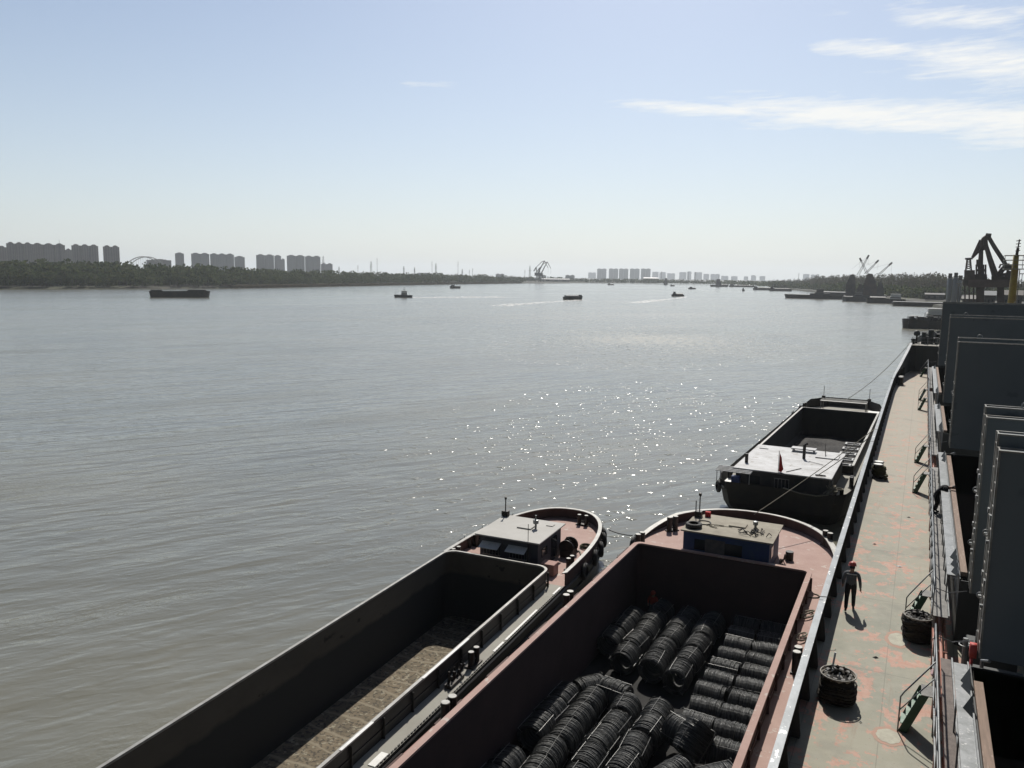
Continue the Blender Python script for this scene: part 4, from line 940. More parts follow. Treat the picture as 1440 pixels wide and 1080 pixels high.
b = MB(); b.tube([(-.25, 1.0, 3.5), (-.25, 1.0, 5.1)], .02); fp_ = b.build('flag_pole', M['rim_grey'], cab)
b = MB(); b.prism([(-.22, 3.55), (-.2, 4.95), (-.05, 4.6), (.02, 4.1), (.12, 3.75), (-.02, 3.5)], .97, 1.0, 'y'); b.build('red_flag', M['flag'], fp_)
b = MB(); b.tube([(.3, 1.2, 3.53), (1.1, 2.9, 3.53)], .025); b.tube([(1.3, 5.6, 3.55), (2.4, 4.9, 3.55)], .02); b.tube([(2.2, 8.0, 3.6), (2.0, 9.2, 4.4)], .03); build_each(b, 'roof_pole', M['black_iron'], cab)
b = MB(); b.box(-.45, .55, .86, .9, 2.1, 3.0); b.box(-2.4, -1.5, .86, .9, 2.4, 3.0); b.box(3.3, 3.33, 2.5, 3.4, 2.3, 3.0); build_each(b, 'window', M['glass'], cab)
b = MB(); 
for k in range(5): b.box(-.45 + .25 * k, -.42 + .25 * k, .83, .855, 2.1, 3.0)
b.box(-.5, .6, .83, .86, 3.0, 3.05); b.build('window_frame', M['rim_grey'], cab)
b = MB()
for k in range(5): b.box(-4.6, -2.0, -.15 + .28 * k, -.05 + .28 * k, 3.3 + .03 * k, 3.36 + .03 * k)
for xx in (-4.5, -2.1): b.tube([(xx, 1.2, 1.8), (xx, 1.2, 3.42)], .04); b.tube([(xx, 0, 2.5), (xx, 0, 3.3)], .03)
b.build('slatted_shelter', M['roof_white'], tC)
b = MB(); b.box(-4.4, -3.5, .6, 3.6, 1.85, 2.0); b.build('pale_deck_panel', M['white_paint'], tC)
b = MB(); b.box(-3.5, -2.9, .35, .8, 1.8, 2.9); b.build('blue_drum', mat('blue_drum', (.03, .06, .2), .5), tC)
b = MB(); b.prism([(-2.6, 43.2), (2.6, 43.2), (2.6, 45.6), (-2.6, 45.6)], 3.0, 3.08)
for yy in (43.9, 44.8): b.box(-2.6, 2.6, yy, yy + .12, 3.07, 3.16)
for xx in (-2.5, 2.5):
    for yy in (43.3, 45.5): b.tube([(xx, yy, 1.8), (xx, yy, 3.02)], .05)
b.build('bow_canopy', M['rim_grey'], tC)
b = MB()
for xx in (-2.5, 2.7): b.tube([(xx, 45.6, 3.0), (xx, 45.6, 4.6)], .03); b.box(xx - .2, xx + .2, 45.3, 45.7, 3.08, 3.4)
build_each(b, 'bow_lamp_post', M['black_iron'], tC)
b = MB(); b.box(2.9, 4.1, 41.0, 42.4, 1.8, 2.4); b.box(-4.2, -3.2, 41.2, 42.8, 1.8, 2.0); build_each(b, 'bow_locker', M['white_paint'], tC)
for x, y, a in ((3.9, 1.6, .3), (4.4, 6, 1.57), (-4.3, 3.6, 1.57), (4.3, 43, 1.2), (-4.3, 43, 1.2)): bitts(tC, x, y, 1.8, a, .14, .8, False)
b = MB()
b.tube([(.3, -.05, 2.6), (1.5, .0, 2.35), (2.6, .05, 2.3), (3.8, .2, 2.55)], .05)
for k in range(14): b.tube([(3.4 + random.uniform(-.4, .5), .4 + random.uniform(-.2, .9), 2.45), (3.5 + random.uniform(-.4, .5), .5 + random.uniform(-.2, .9), 2.7 + random.uniform(0, .4))], .05, 6)
b.torus((3.6, .9, 2.6), .3, .06); b.torus((4.0, 1.3, 2.7), .25, .05)
b.build('rope_heap', M['rope'], tC, True)
ORD_ = ['first', 'second', 'third', 'fourth', 'fifth']
# what lies in its hold: timber frames down the right wall, pale bundles at the cabin end
for k in range(5):
    y = 17 + k * 2.6; b = MB(); b.box(1.9, 3.85, 0, .16, .9, 1.05); b.box(1.9, 3.85, .9, 1.06, .9, 1.05); b.box(1.88, 2.05, .0, 1.06, .88, 1.06); b.box(3.2, 3.35, 0, 1.06, .88, 1.06); b.tube([(3.6, .5, -.5), (3.6, .5, .92)], .06); b.tube([(2.0, .5, -.5), (2.0, .5, .92)], .06)
    o = b.build('timber_frame', M['roof_white'], None); p_ = loc2w(BC, 0, y); o.location = (p_[0], p_[1], 0); o.rotation_euler = (0, 0, BC['rz'])
    tag(o, 'pale timber frame in the far barge hold, %s from the white roof' % ORD_[k], 'timber frame', 'timber frames in the far barge hold')
rb_ = MB()
for k in range(9):
    x, y = random.uniform(-1.2, 2.6), random.uniform(12.5, 17); a = random.uniform(0, 3)
    rb_.tube([(x, y, -.2), (x + .4 * math.cos(a), y + .4 * math.sin(a), .35), (x + .9 * math.cos(a), y + .9 * math.sin(a), -.1)], .16, 8)
dh = MB(); r7 = random.Random(9)
gx, gy = 14, 44; vs = []
for iy in range(gy):
    for ix in range(gx):
        x = -4.0 + 7.9 * ix / (gx - 1); y = 11 + 27 * iy / (gy - 1); e = min(1, min(ix, gx - 1 - ix) / 3) * min(1, min(iy, gy - 1 - iy) / 5)
        vs.append((x, y, -.62 + e * (.35 + .55 * noise.noise(Vector((x * .5, y * .35, 3))) + .18 * noise.noise(Vector((x * 2, y * 2, 7))) + r7.uniform(-.03, .05))))
dh.add(vs, [(a * gx + b_, a * gx + b_ + 1, (a + 1) * gx + b_ + 1, (a + 1) * gx + b_) for a in range(gy - 1) for b_ in range(gx - 1)])
o = dh.build('ore_heap', mat('black_ore', (.012, .012, .013), .9, c2=(.04, .037, .034), scale=3, bump=.05, bscale=12), None, True); o.location = (BC['o'][0], BC['o'][1], 0); o.rotation_euler = (0, 0, BC['rz']); tag(o, 'low uneven heap of black ore covering the far barge hold floor', 'ore heap')
o = rb_.build('scrap_heap', M['silver'], None, True); o.location = (BC['o'][0], BC['o'][1], 0); tag(o, 'tangle of pale scrap pipes at the cabin end of the far barge hold', 'scrap')

# ------------------------------------------------------------------ tyre fenders hung over the sides
ty = MB(); ty.lathe([(.26, -.11), (.40, -.13), (.47, -.08), (.48, 0), (.47, .08), (.40, .13), (.26, .11), (.30, .06), (.31, 0), (.30, -.06)], (0, 0, 0), 20, 'x', True)
tyre0 = ty.build('tyre_fender', M['rubber'], None, True)
tr_ = MB(); tr_.tube([(0, 0, .45), (.02, .02, .56), (.05, 0, .62)], .02, 6); tr_.build('fender_rope', M['rope'], tyre0)
spots = []
def tyre(b, x, y, z, ang, label):
    o = tyre0 if not spots else copy_tree(tyre0)
    p = loc2w(b, x, y); o.location = (p[0], p[1], z); o.rotation_euler = (0, 0, b['rz'] + ang); spots.append(1)
    tag(o, label, 'tyre', 'tyres hung as fenders from the barges')
tyre(BA, -3.75, -19.5, 1.2, 0, 'black tyre hung on the outer side of the empty barge, nearest the photographer')
tyre(BA, -3.75, -10.5, 1.25, 0, 'black tyre hung half way along the outer side of the empty barge')
tyre(BA, -3.75, -.6, 1.3, 0, 'black tyre hung on the outer side of the empty barge level with its hold end')
for k, (i, nm) in enumerate(((31, 'just behind the left bitts'), (29, 'beside the left front cabin corner'), (27, 'beside the left rear cabin corner'), (25, 'on the left curve of the stern'))):
    x, y = arcA[i]; tyre(BA, x - .12, y, 1.75, .15 * (4 - k) * -1, 'black tyre hung outside the empty barge ' + nm)
for k, (i, nm) in enumerate(((1, 'beside the right-hand bitts'), (3, 'next aft of the right-hand bitts'), (5, 'where its stern starts to curve on the right'), (7, 'on the middle of its right stern curve'), (9, 'furthest round its right stern curve'))):
    x, y = arcA[i]; a = .1 + k * .17; tyre(BA, x + .14, y, 1.45 + .08 * (k % 2), a, 'black tyre hung outside the empty barge ' + nm)
for i, nm, sg in ((31, 'below its left bitts', -1), (28, 'at its left shoulder', -1), (26, 'near the roof hoop corner of its cabin', -1)):
    x, y = arcB[i]; tyre(BB, x - .12, y, 1.35, -.3 if i < 30 else -.05, 'black tyre hung outside the coil-laden barge ' + nm)
tyre(BC, -4.5, .7, 1.9, .5, 'big black tyre hung at the left corner of the far barge stern')
tyre(BC, -4.9, 3.6, 1.9, 0, 'black tyre hung on the far barge below its slatted shelter')
tyre(BC, -4.9, 8.5, 1.8, 0, 'black tyre hung on the far barge beside its white roof')
tyre(BC, -4.9, 24, 1.7, 0, 'black tyre hung half way along the far barge hold')
tyre(BC, -4.9, 31, 1.7, 0, 'black tyre hung on the far barge two thirds along its hold')
tyre(BC, -4.9, 38, 1.8, 0, 'black tyre hung on the far barge just short of its bow')
tyre(BC, -4.75, 42.5, 1.9, -.1, 'black tyre hung on the left bow of the far barge')
o = copy_tree(tyre0); o.rotation_euler = (0, R(90), 0); o.location = (BB['o'][0] - 1.85, BB['o'][1] + 1.4, 3.53); tag(o, 'black tyre lying flat on the tan roof of the blue cabin', 'tyre', 'tyres hung as fenders from the barges')
for ch in list(o.children): bpy.data.objects.remove(ch)

# ------------------------------------------------------------------ wire rod coils
def wiremat():
    m = mat('black_wire_rod', (.025, .027, .028), .5, metal=.25, c2=(.135, .137, .132), scale=1.0, lo=.40, hi=.66, stretch=(1.3, 24, 1.3), detail=4); nt = m.node_tree; L = nt.links; p = nt.nodes['Principled BSDF']
    g = nt.nodes.new('ShaderNodeTexCoord'); mp = nt.nodes.new('ShaderNodeMapping'); mp.inputs['Scale'].default_value = (1.2, 30, 1.2)
    n = nt.nodes.new('ShaderNodeTexNoise'); n.inputs['Scale'].default_value = 1.0; n.inputs['Detail'].default_value = 3
    L.new(g.outputs['Object'], mp.inputs[0]); L.new(mp.outputs[0], n.inputs['Vector'])
    b = nt.nodes.new('ShaderNodeBump'); b.inputs['Strength'].default_value = 1; b.inputs['Distance'].default_value = .05; L.new(n.outputs['Fac'], b.inputs['Height']); L.new(b.outputs[0], p.inputs['Normal'])
    return m
M['wire'] = wiremat(); M['strap'] = mat('steel_strap', (.32, .32, .31), .5, metal=.4)
def coil(seed, L_=1.3, Ro=.63, Ri=.44):
    rg_ = random.Random(seed); b = MB(); turns = 30; seg = 26
    rings = [(Ro + rg_.uniform(-.03, .02) - .035 * abs(2 * i / turns - 1) ** 4, rg_.uniform(-.02, .02), rg_.uniform(-.02, .02)) for i in range(turns)]
    prof = []
    for i, (r_, dx, dz_) in enumerate(rings):
        y = -L_ / 2 + L_ * (i + .5) / turns; hw = L_ / turns / 2
        for rr_, yy in ((r_ - .022, y - hw), (r_, y - hw * .45), (r_, y + hw * .45)): prof.append((rr_, yy + rg_.uniform(-.004, .004), dx, dz_))
    prof.append((prof[-1][0] - .03, L_ / 2, 0, 0))
    for i in range(8): prof.append((Ri + rg_.uniform(-.02, .02), L_ / 2 - L_ * i / 7, 0, 0))
    vs = []
    ph = rg_.uniform(0, 6)
    for r_, yy, dx, dz_ in prof:
        for k in range(seg):
            a = 2 * math.pi * k / seg; wob = yy + .035 * math.sin(a + ph) + .012 * math.sin(3 * a + yy * 9)
            q = r_ * (1 + .012 * math.sin(2 * a + ph)); vs.append((q * math.cos(a) + dx, wob, q * math.sin(a) + dz_))
    n = len(prof); b.add(vs, [(i * seg + k, i * seg + (k + 1) % seg, ((i + 1) % n) * seg + (k + 1) % seg, ((i + 1) % n) * seg + k) for i in range(n) for k in range(seg)])
    o = b.build('wire_coil', M['wire'], None)
    for a0 in (35, 125, 215, 305):
        a = R(a0 + rg_.uniform(-12, 12)); ca, sa = math.cos(a), math.sin(a); s = MB()
        s.tube([(ra * ca, ya, ra * sa) for ra, ya in ((Ri - .03, -L_ / 2 - .04), (Ro + .012, -L_ / 2 - .04), (Ro + .018, 0), (Ro + .012, L_ / 2 + .04), (Ri - .03, L_ / 2 + .04))], .008, 5)
        s.build('strap', M['strap'], o)
    s = MB(); a = rg_.uniform(0, 6); s.tube([((Ro + .02 + .05 * math.sin(t * 2)) * math.cos(a + t * .35), L_ / 2 + .02 + .06 * t, (Ro + .02) * math.sin(a + t * .35)) for t in np.arange(0, 2.2, .2)], .012, 5); s.build('loose_wire', M['wire'], o)
    return o
protos = [coil(s) for s in (1, 2, 3)]
used = set()
ORD = ['first', 'second', 'third', 'fourth', 'fifth', 'sixth', 'seventh', 'eighth', 'ninth', 'tenth', 'eleventh', 'twelfth']
def place_coil(x, y, z, rz, label, tilt=0.0, roll=None, sc_=1.0):
    i = random.randrange(3); p = protos[i]; o = p if i not in used else copy_tree(p); used.add(i)
    o.location = (x, y, z); o.rotation_mode = 'QUATERNION'
    q = Euler((0, 0, rz)).to_quaternion() @ Euler((tilt, 0, 0)).to_quaternion() @ Euler((0, roll if roll is not None else random.uniform(0, 6.28), 0)).to_quaternion()
    o.rotation_quaternion = q; o.scale = (sc_,) * 3
    tag(o, label, 'wire coil', 'coils of black wire in the hold of the red barge')
ZC = BB['floor'] + .64
j = lambda s=.07: random.uniform(-s, s)
# far stack, left half: four rows end to end along the hold
colx = [-13.02, -11.8, -10.3, -9.0]
rowname = ['leftmost', 'second', 'third', 'fourth']
for c_, (x, ys_) in enumerate(zip(colx, ([40.0, 38.55, 37.1], [41.6, 40.1, 38.6, 37.1, 35.7], [41.5, 40.1, 38.6, 37.0, 35.5], [41.4, 39.9, 38.3, 36.7, 35.2]))):
    for i, y in enumerate(ys_):
        place_coil(x + j(.08), y + j(), ZC + j(.03), j(.07), 'wire coil, %s from the cabin end in the %s lengthwise row, far stack' % (ORD[i], rowname[c_]))
# right half: two columns laid crosswise
for c_, (x, ya, n_, nm) in enumerate(((-7.12, 41.9, 9, 'inner'), (-5.72, 42.0, 10, 'outer'))):
    for i in range(n_):
        y = ya - i * 1.33 + j(.04)
        if c_ == 0 and i > 8: break
        place_coil(x + j(.07), y - 0.12 * c_, ZC + j(.04), R(90) + j(.06) + (.22 if (c_, i) == (1, 2) else 0), 'crosswise wire coil, %s from the cabin end in the %s column' % (ORD[i], nm))
# near stack: rows lengthwise again, running out under the photographer
for c_, (x, ya, n_) in enumerate(((-12.95, 30.6, 7), (-11.7, 30.7, 9), (-10.2, 30.9, 9), (-8.85, 31.2, 9))):
    for i in range(n_):
        y = ya - i * 1.42 - (1.3 if (c_ == 0 and i >= 3) else 0) + j(.05)
        if y < 17.5: break
        place_coil(x + j(.07), y, ZC + j(.03), j(.06), 'wire coil, %s from the dark gap in the %s lengthwise row, near stack' % (ORD[i], rowname[c_]))
place_coil(-11.0, 31.85, ZC + .15, R(80), 'pale-edged wire coil lying crosswise at the head of the near stack')
place_coil(-12.15, 31.75, ZC + .1, R(-35), 'wire coil lying slantwise at the left head of the near stack')
# the jumbled ones
JM = [(-7.35, 29.6, .45, 62, .0, 'pale-edged wire coil slanting between the near rows and the crosswise column'),
      (-6.75, 29.0, .75, -25, .75, 'wire coil tipped up so that its hollow end gapes towards the photographer'),
      (-5.4, 27.4, .25, -50, .1, 'wire coil lying askew against the right hold wall below the crosswise columns'),
      (-6.9, 26.7, .35, -30, .1, 'wire coil lying askew just below the one with the gaping end'),
      (-5.65, 25.9, .1, 65, .05, 'wire coil lying askew, its left end near the gap below the crosswise columns'),
      (-7.2, 25.0, .1, 72, .0, 'wire coil slanting crosswise in the jumble near the bottom edge of the picture'),
      (-5.9, 24.3, .05, 60, .05, 'wire coil slanting crosswise close to the right hold wall at the bottom of the picture'),
      (-7.6, 23.5, .15, 40, .0, 'wire coil turned half crosswise at the bottom of the picture'),
      (-6.4, 22.8, .1, 80, .0, 'crosswise wire coil mostly cut off by the bottom of the picture'),
      (-7.0, 21.4, .0, 70, .0, 'lowest jumbled wire coil in the corner nearest the photographer'),
      (-5.5, 21.6, .0, 85, .0, 'lowest jumbled wire coil hard against the right hold wall')]
for x, y, dz_, a, tl, lb in JM: place_coil(x * 1.01, y * 1.012, ZC + dz_ * .8, R(a), lb, tl)

# ------------------------------------------------------------------ ropes between the hulls
def line(a, b_, sag, r_, label, m='rope', n=18):
    a, b_ = Vector(a), Vector(b_); p = [a.lerp(b_, t / n) - Vector((0, 0, sag * 4 * (t / n) * (1 - t / n))) for t in range(n + 1)]
    o = MB().tube(p, r_, 6); o = o.build('mooring_line', M[m], None, True); tag(o, label, 'mooring line', 'mooring lines'); return o
line((-1.3, 117.5, 9.45), (-7.9, 104.5, 2.9), .7, .035, 'thin mooring line from the ship forecastle down to the bow of the far barge')
line((-2.55, 62.0, 7.0), (-8.2, 48.3, 3.5), .12, .03, 'mooring line crossing the far barge stern from the blue cabin roof to the ship rail')
line((-2.55, 60.5, 6.9), (-7.2, 60.2, 2.6), .25, .03, 'thin mooring line from the far barge stern up to the ship rail')
line((-14.6, 44.6, 2.2), (-16.2, 44.9, 2.2), .08, .035, 'short mooring line joining the sterns of the red and the empty barge', 'black_iron')
# ------------------------------------------------------------------ loose things on the deck
def reel(x, y, r_, h, label, pole=False, m='black_iron'):
    t = thing('rope_reel', (x, y, DZ), label, 'rope reel', 'rope reels standing on the side deck')
    b = MB(); b.lathe([(0, 0), (r_ * .8, 0), (r_ * .8, .05), (r_ * .5, .08), (r_ * .5, h - .08), (r_ * .78, h - .05), (r_ * .8, h), (r_ * .6, h), (r_ * .55, h - .1), (0, h - .1)], (0, 0, 0), 24); b.build('drum', M[m], t)
    c = MB(); rg_ = random.Random(int(x * 100 + y))
    for k in range(26):
        rr_ = r_ * rg_.uniform(.80, 1.0); z = rg_.uniform(.08, h - .14); a0 = rg_.uniform(0, 6.28); ln = rg_.uniform(1.6, 5); tl = rg_.uniform(-.12, .12)
        c.tube([(rr_ * math.cos(a), rr_ * math.sin(a), max(.04, min(h - .03, z + tl * math.sin(a) + .04 * math.sin(3 * a)))) for a in np.arange(a0, a0 + ln, .26)], rg_.uniform(.025, .055), 6)
    c.lathe([(r_ * .6, .0), (r_ * .86, .06), (r_ * .9, h * .4), (r_ * .84, h * .7), (r_ * .86, h - .08), (r_ * .5, h - .1)], (0, 0, 0), 24)
    for k in range(7):
        a0 = rg_.uniform(0, 6.28); c.tube([((r_ * .5 + .1 * math.sin(t * 2 + k)) * math.cos(a0 + t * .9), (r_ * .5) * math.sin(a0 + t * .9), h - .06 + .05 * math.sin(t * 2)) for t in np.arange(0, 3.2, .3)], .035, 6)
    c.build('wound_rope', mat('tarry_rope', (.014, .012, .01), .9, c2=(.035, .028, .02), scale=9, bump=.02, bscale=30), t, True)
    d = MB(); n_ = 12
    for k in range(n_):
        a = 2 * math.pi * k / n_ + .15; ca, sa = math.cos(a), math.sin(a); tx, ty_ = -sa, ca; w_ = .09
        d.add([(r_ * .92 * ca - tx * w_, r_ * .92 * sa - ty_ * w_, h - .03), (r_ * .92 * ca + tx * w_, r_ * .92 * sa + ty_ * w_, h - .03), (r_ * .62 * ca, r_ * .62 * sa, h + .12), (r_ * .85 * ca, r_ * .85 * sa, h - .1)], [(0, 1, 2), (0, 1, 3), (1, 2, 3), (2, 0, 3)])
    d.torus((0, 0, h + .0), r_ * .95, .022, 'z', 24, 6); d.build('crown_bracket', mat('rusty_bracket', (.16, .145, .12), .6, c2=(.34, .32, .28), scale=7), t)
    if pole:
        e = MB(); e.tube([(-.22, .3, h - .35), (-.14, .42, h + .42)], .028); e.tube([(-.2, .0, h - .3), (-.16, .12, h + .05)], .02); e.tube([(.0, -.1, h - .25), (.04, .05, h + .02)], .02); e.build('white_bar', M['white_paint'], t)
    return t
reel(-1.40, 23.3, .50, .78, 'spoked black rope reel with pale bars sticking up, beside the bulwark shadow', True)
reel(.60, 28.7, .47, .85, 'big black rope reel at the foot of the green stairs beside the pink pipes')
for k, (x, y, w_) in enumerate(((-.55, 26.6, .1), (-.12, 36.0, .14), (-1.2, 38.6, .09), (-.7, 22.3, .05), (.1, 44, .1))):
    b = MB(); b.add([(-w_, 0, 0), (0, -w_ * .5, .02), (w_, .02, 0), (.02, w_ * .6, .03), (0, 0, .05)], [(0, 1, 4), (1, 2, 4), (2, 3, 4), (3, 0, 4)])
    o = b.build('litter_scrap', M['white_paint'] if k in (1, 3) else M['black_iron'], None); o.location = (x, y, DZ + .004)
    tag(o, ['tiny dark scrap on the deck below the walking man', 'pale crumpled scrap on the deck in the middle of the green patch', 'small dark scrap on the deck left of the crumpled one', 'tiny white scrap on the deck right of the spoked reel', 'dark scrap far up the sandy deck by the stairs'][k], 'litter')

# ------------------------------------------------------------------ people
def person(loc, rz, J, label, cloth, helmet=None, band=False):
    """J: joint name -> position in metres (x right, y forward, z up from the soles)"""
    V, E, Rd, T = [], [], [], []
    def v(p, r_, tg): V.append(Vector(p)); Rd.append(r_); T.append(tg); return len(V) - 1
    def chain(start, pts):
        a = start
        for p, r_, tg in pts:
            b_ = v(p, r_, tg); E.append((a, b_)); a = b_
        return a
    lp = lambda a, b_, t: Vector(a).lerp(Vector(b_), t)
    pel = v(J['pelvis'], .155, 'leg'); chest = chain(pel, [(lp(J['pelvis'], J['chest'], .5), .165, 'top'), (J['chest'], .185, 'top')])
    nk = chain(chest, [(lp(J['chest'], J['neck'], .6), .10, 'top'), (J['neck'], .055, 'skin')])
    up_ = (Vector(J['head']) - Vector(J['neck'])).normalized(); hd = Vector(J['head']); fw = Vector(J.get('face', (0, 1, 0))).normalized(); sd_ = fw.cross(up_).normalized()
    h0 = chain(nk, [(hd - up_ * .035, .078, 'skin'), (hd + up_ * .035, .098, 'hair'), (hd + up_ * .085, .07, 'hair')])
    f0 = len(V) - 3
    chain(f0, [(hd - up_ * .015 + fw * .095, .02, 'skin'), (hd - up_ * .03 + fw * .122, .011, 'skin')])          # nose
    chain(f0, [(hd - up_ * .095 + fw * .075, .026, 'skin')])                                                     # chin
    for s in (1, -1): chain(f0, [(hd - up_ * .005 + sd_ * s * .09, .02, 'skin')])                                  # ears
    for s, S in ((-1, 'L'), (1, 'R')):
        sh = chain(chest, [(lp(J['chest'], J['sh' + S], .55) + Vector((0, 0, .03)), .13, 'top'), (J['sh' + S], .09, 'top')])
        el_, wr = Vector(J['el' + S]), Vector(J['wr' + S])
        a = chain(sh, [(lp(J['sh' + S], el_, .5), .07, 'top'), (el_, .058, 'top'), (lp(el_, wr, .4), .056, 'top'), (lp(el_, wr, .92), .042, 'top'), (wr, .027, 'skin')])
        d = Vector(J.get('hd' + S, wr - el_)).normalized(); side = Vector(J.get('pl' + S, (0, 1, 0))); side = (side - d * side.dot(d)).normalized(); nrm = d.cross(side) * s
        palm = chain(a, [(wr + d * .045, .034, 'skin'), (wr + d * .085, .036, 'skin')])
        for q, ln in ((-.031, .058), (-.011, .072), (.011, .078), (.031, .070)):
            b0 = wr + d * .095 + side * q; chain(palm, [(b0, .011, 'skin'), (b0 + d * ln * .5 + nrm * .008, .0095, 'skin'), (b0 + d * ln * .85 + nrm * .03, .0085, 'skin')])
        t0 = wr + d * .035 + side * .036; chain(palm - 1, [(t0, .012, 'skin'), (t0 + d * .03 + side * .024, .0105, 'skin'), (t0 + d * .058 + side * .03 + nrm * .012, .009, 'skin')])
        hp_ = chain(pel, [(J['hip' + S], .125, 'leg')]); kn_, an = Vector(J['kn' + S]), Vector(J['an' + S])
        a = chain(hp_, [(lp(J['hip' + S], kn_, .45), .105, 'leg'), (kn_, .08, 'leg'), (lp(kn_, an, .35), .078, 'leg'), (lp(kn_, an, .92), .066, 'leg'), (an, .04, 'shoe')])
        tf = Vector(J['to' + S]); chain(a, [(lp(an, tf, .45) + Vector((0, 0, -.035)), .046, 'shoe'), (tf, .038, 'shoe')])
    me = bpy.data.meshes.new('person'); me.from_pydata([tuple(p) for p in V], E, []); o = bpy.data.objects.new('person', me); sc.collection.objects.link(o)
    m_ = o.modifiers.new('skin', 'SKIN'); sv = me.skin_vertices[0].data
    for i, r_ in enumerate(Rd): sv[i].radius = (r_, r_)
    sv[0].use_root = True
    sb = o.modifiers.new('sub', 'SUBSURF'); sb.levels = 2; sb.render_levels = 2
    dg = bpy.context.evaluated_depsgraph_get(); nm = bpy.data.meshes.new_from_object(o.evaluated_get(dg)); o.modifiers.clear(); o.data = nm; bpy.data.meshes.remove(me)
    nm.materials.clear(); order = ['top', 'leg', 'skin', 'hair', 'shoe']
    for x in (cloth[0], cloth[1], M['skin'], M['hair'], M['rubber']): nm.materials.append(x)
    Vn = np.array([tuple(p) for p in V]); segs = [(a, b_) for a, b_ in E]; A_ = Vn[[a for a, _ in segs]]; B2 = Vn[[b_ for _, b_ in segs]]; D_ = B2 - A_; LL = (D_ ** 2).sum(1) + 1e-9
    for f_ in nm.polygons:
        c = np.array(f_.center); t = np.clip(((c - A_) * D_).sum(1) / LL, 0, 1); dd = np.linalg.norm(A_ + D_ * t[:, None] - c, axis=1) ; k = int(dd.argmin())
        f_.material_index = order.index(T[segs[k][1]] if t[k] > .35 else T[segs[k][0]] if T[segs[k][0]] != 'leg' or T[segs[k][1]] != 'top' else 'top'); f_.use_smooth = True
        if f_.material_index == 2 and (f_.center - hd).length < .16 and (f_.center - hd).dot(fw) < -.02 and (f_.center - hd).dot(up_) > -.06: f_.material_index = 3
    o.location = loc; o.rotation_euler = (0, 0, rz); tag(o, label, 'person')
    for ex in (-.033, .033):
        e = MB(); c = hd + fw * .088 + sd_ * ex + up_ * .012
        e.lathe([(.001, -.012), (.011, -.006), (.013, 0), (.011, .006), (.001, .012)], tuple(c), 8); e.build('eye', M['black_iron'], o, True)
    if helmet:
        hb_ = MB(); hb_.lathe([(.15, .0), (.132, .012), (.13, .05), (.118, .095), (.088, .13), (.04, .15), (.001, .153)], (0, 0, 0), 22)
        hb_.add([(-.1, .09, .0), (.1, .09, .0), (.075, .185, -.012), (-.075, .185, -.012), (-.1, .09, .012), (.1, .09, .012), (.07, .18, .0), (-.07, .18, .0)], [(0, 1, 2, 3), (7, 6, 5, 4), (2, 6, 7, 3), (0, 3, 7, 4), (1, 5, 6, 2)])
        hh = hb_.build('helmet', helmet, o, True); hh.rotation_mode = 'QUATERNION'
        zq = up_; xq = sd_; yq = zq.cross(xq); mt = Matrix((xq, yq, zq)).transposed(); hh.rotation_quaternion = mt.to_quaternion(); hh.location = hd + up_ * .045
    if band:
        b = MB(); vs = [(-.17, -.118, 1.395), (-.06, -.155, 1.40), (.06, -.155, 1.40), (.17, -.118, 1.395)]
        b.tube(vs, .018, 6); b.build('reflective_band', M['band'], o)
    return o
J1 = dict(pelvis=(0, 0, .96), chest=(0, .02, 1.27), neck=(0, .02, 1.475), head=(0, .05, 1.61), shL=(-.205, .02, 1.40), shR=(.205, .02, 1.40),
          elL=(-.27, .04, 1.12), wrL=(-.27, .16, .90), elR=(.285, -.06, 1.13), wrR=(.315, -.02, .87), hipL=(-.095, 0, .9), hipR=(.095, 0, .9),
          knL=(-.12, -.06, .50), anL=(-.13, -.30, .14), toL=(-.14, -.17, .04), knR=(.11, .14, .52), anR=(.12, .16, .09), toR=(.13, .32, .04))
person((-1.60, 30.2, DZ), R(4), J1, 'man in a red helmet, grey work shirt and black trousers walking away along the deck', (M['shirt'], M['trousers']), M['helmet'], True)
J2 = dict(pelvis=(-.1, 0, .93), chest=(.24, .10, 1.17), neck=(.44, .14, 1.26), head=(.57, .17, 1.28), face=(.75, .2, -.55), shL=(.24, .28, 1.24), shR=(.30, -.10, 1.24),
          elL=(.40, .30, .98), wrL=(.55, .28, .80), elR=(.46, -.12, .98), wrR=(.58, -.05, .80), hipL=(-.1, .1, .88), hipR=(-.1, -.1, .88), plL=(1, 0, 0), plR=(1, 0, 0),
          knL=(-.02, .14, .48), anL=(-.1, .13, .09), toL=(.06, .17, .04), knR=(-.02, -.12, .48), anR=(-.14, -.13, .09), toR=(.02, -.15, .04))
person((1.25, 41.2, 6.9), R(-12), J2, 'man dressed in black bending over the hatch coaming from the walkway', (M['trousers'], M['trousers']))
J3 = dict(J1); J3.update(knL=(-.11, .02, .5), anL=(-.12, -.03, .09), toL=(-.14, .12, .04), knR=(.11, .03, .5), anR=(.13, 0, .09), toR=(.15, .14, .04), elL=(-.3, .05, 1.15), wrL=(-.2, .25, 1.1), elR=(.3, .05, 1.14), wrR=(.2, .22, 1.05))
person((-12.35, 41.9, BB['floor']), R(170), J3, 'worker in an orange-red vest standing in the far left corner of the coil hold', (M['orange'], M['shirt']), M['orange'])
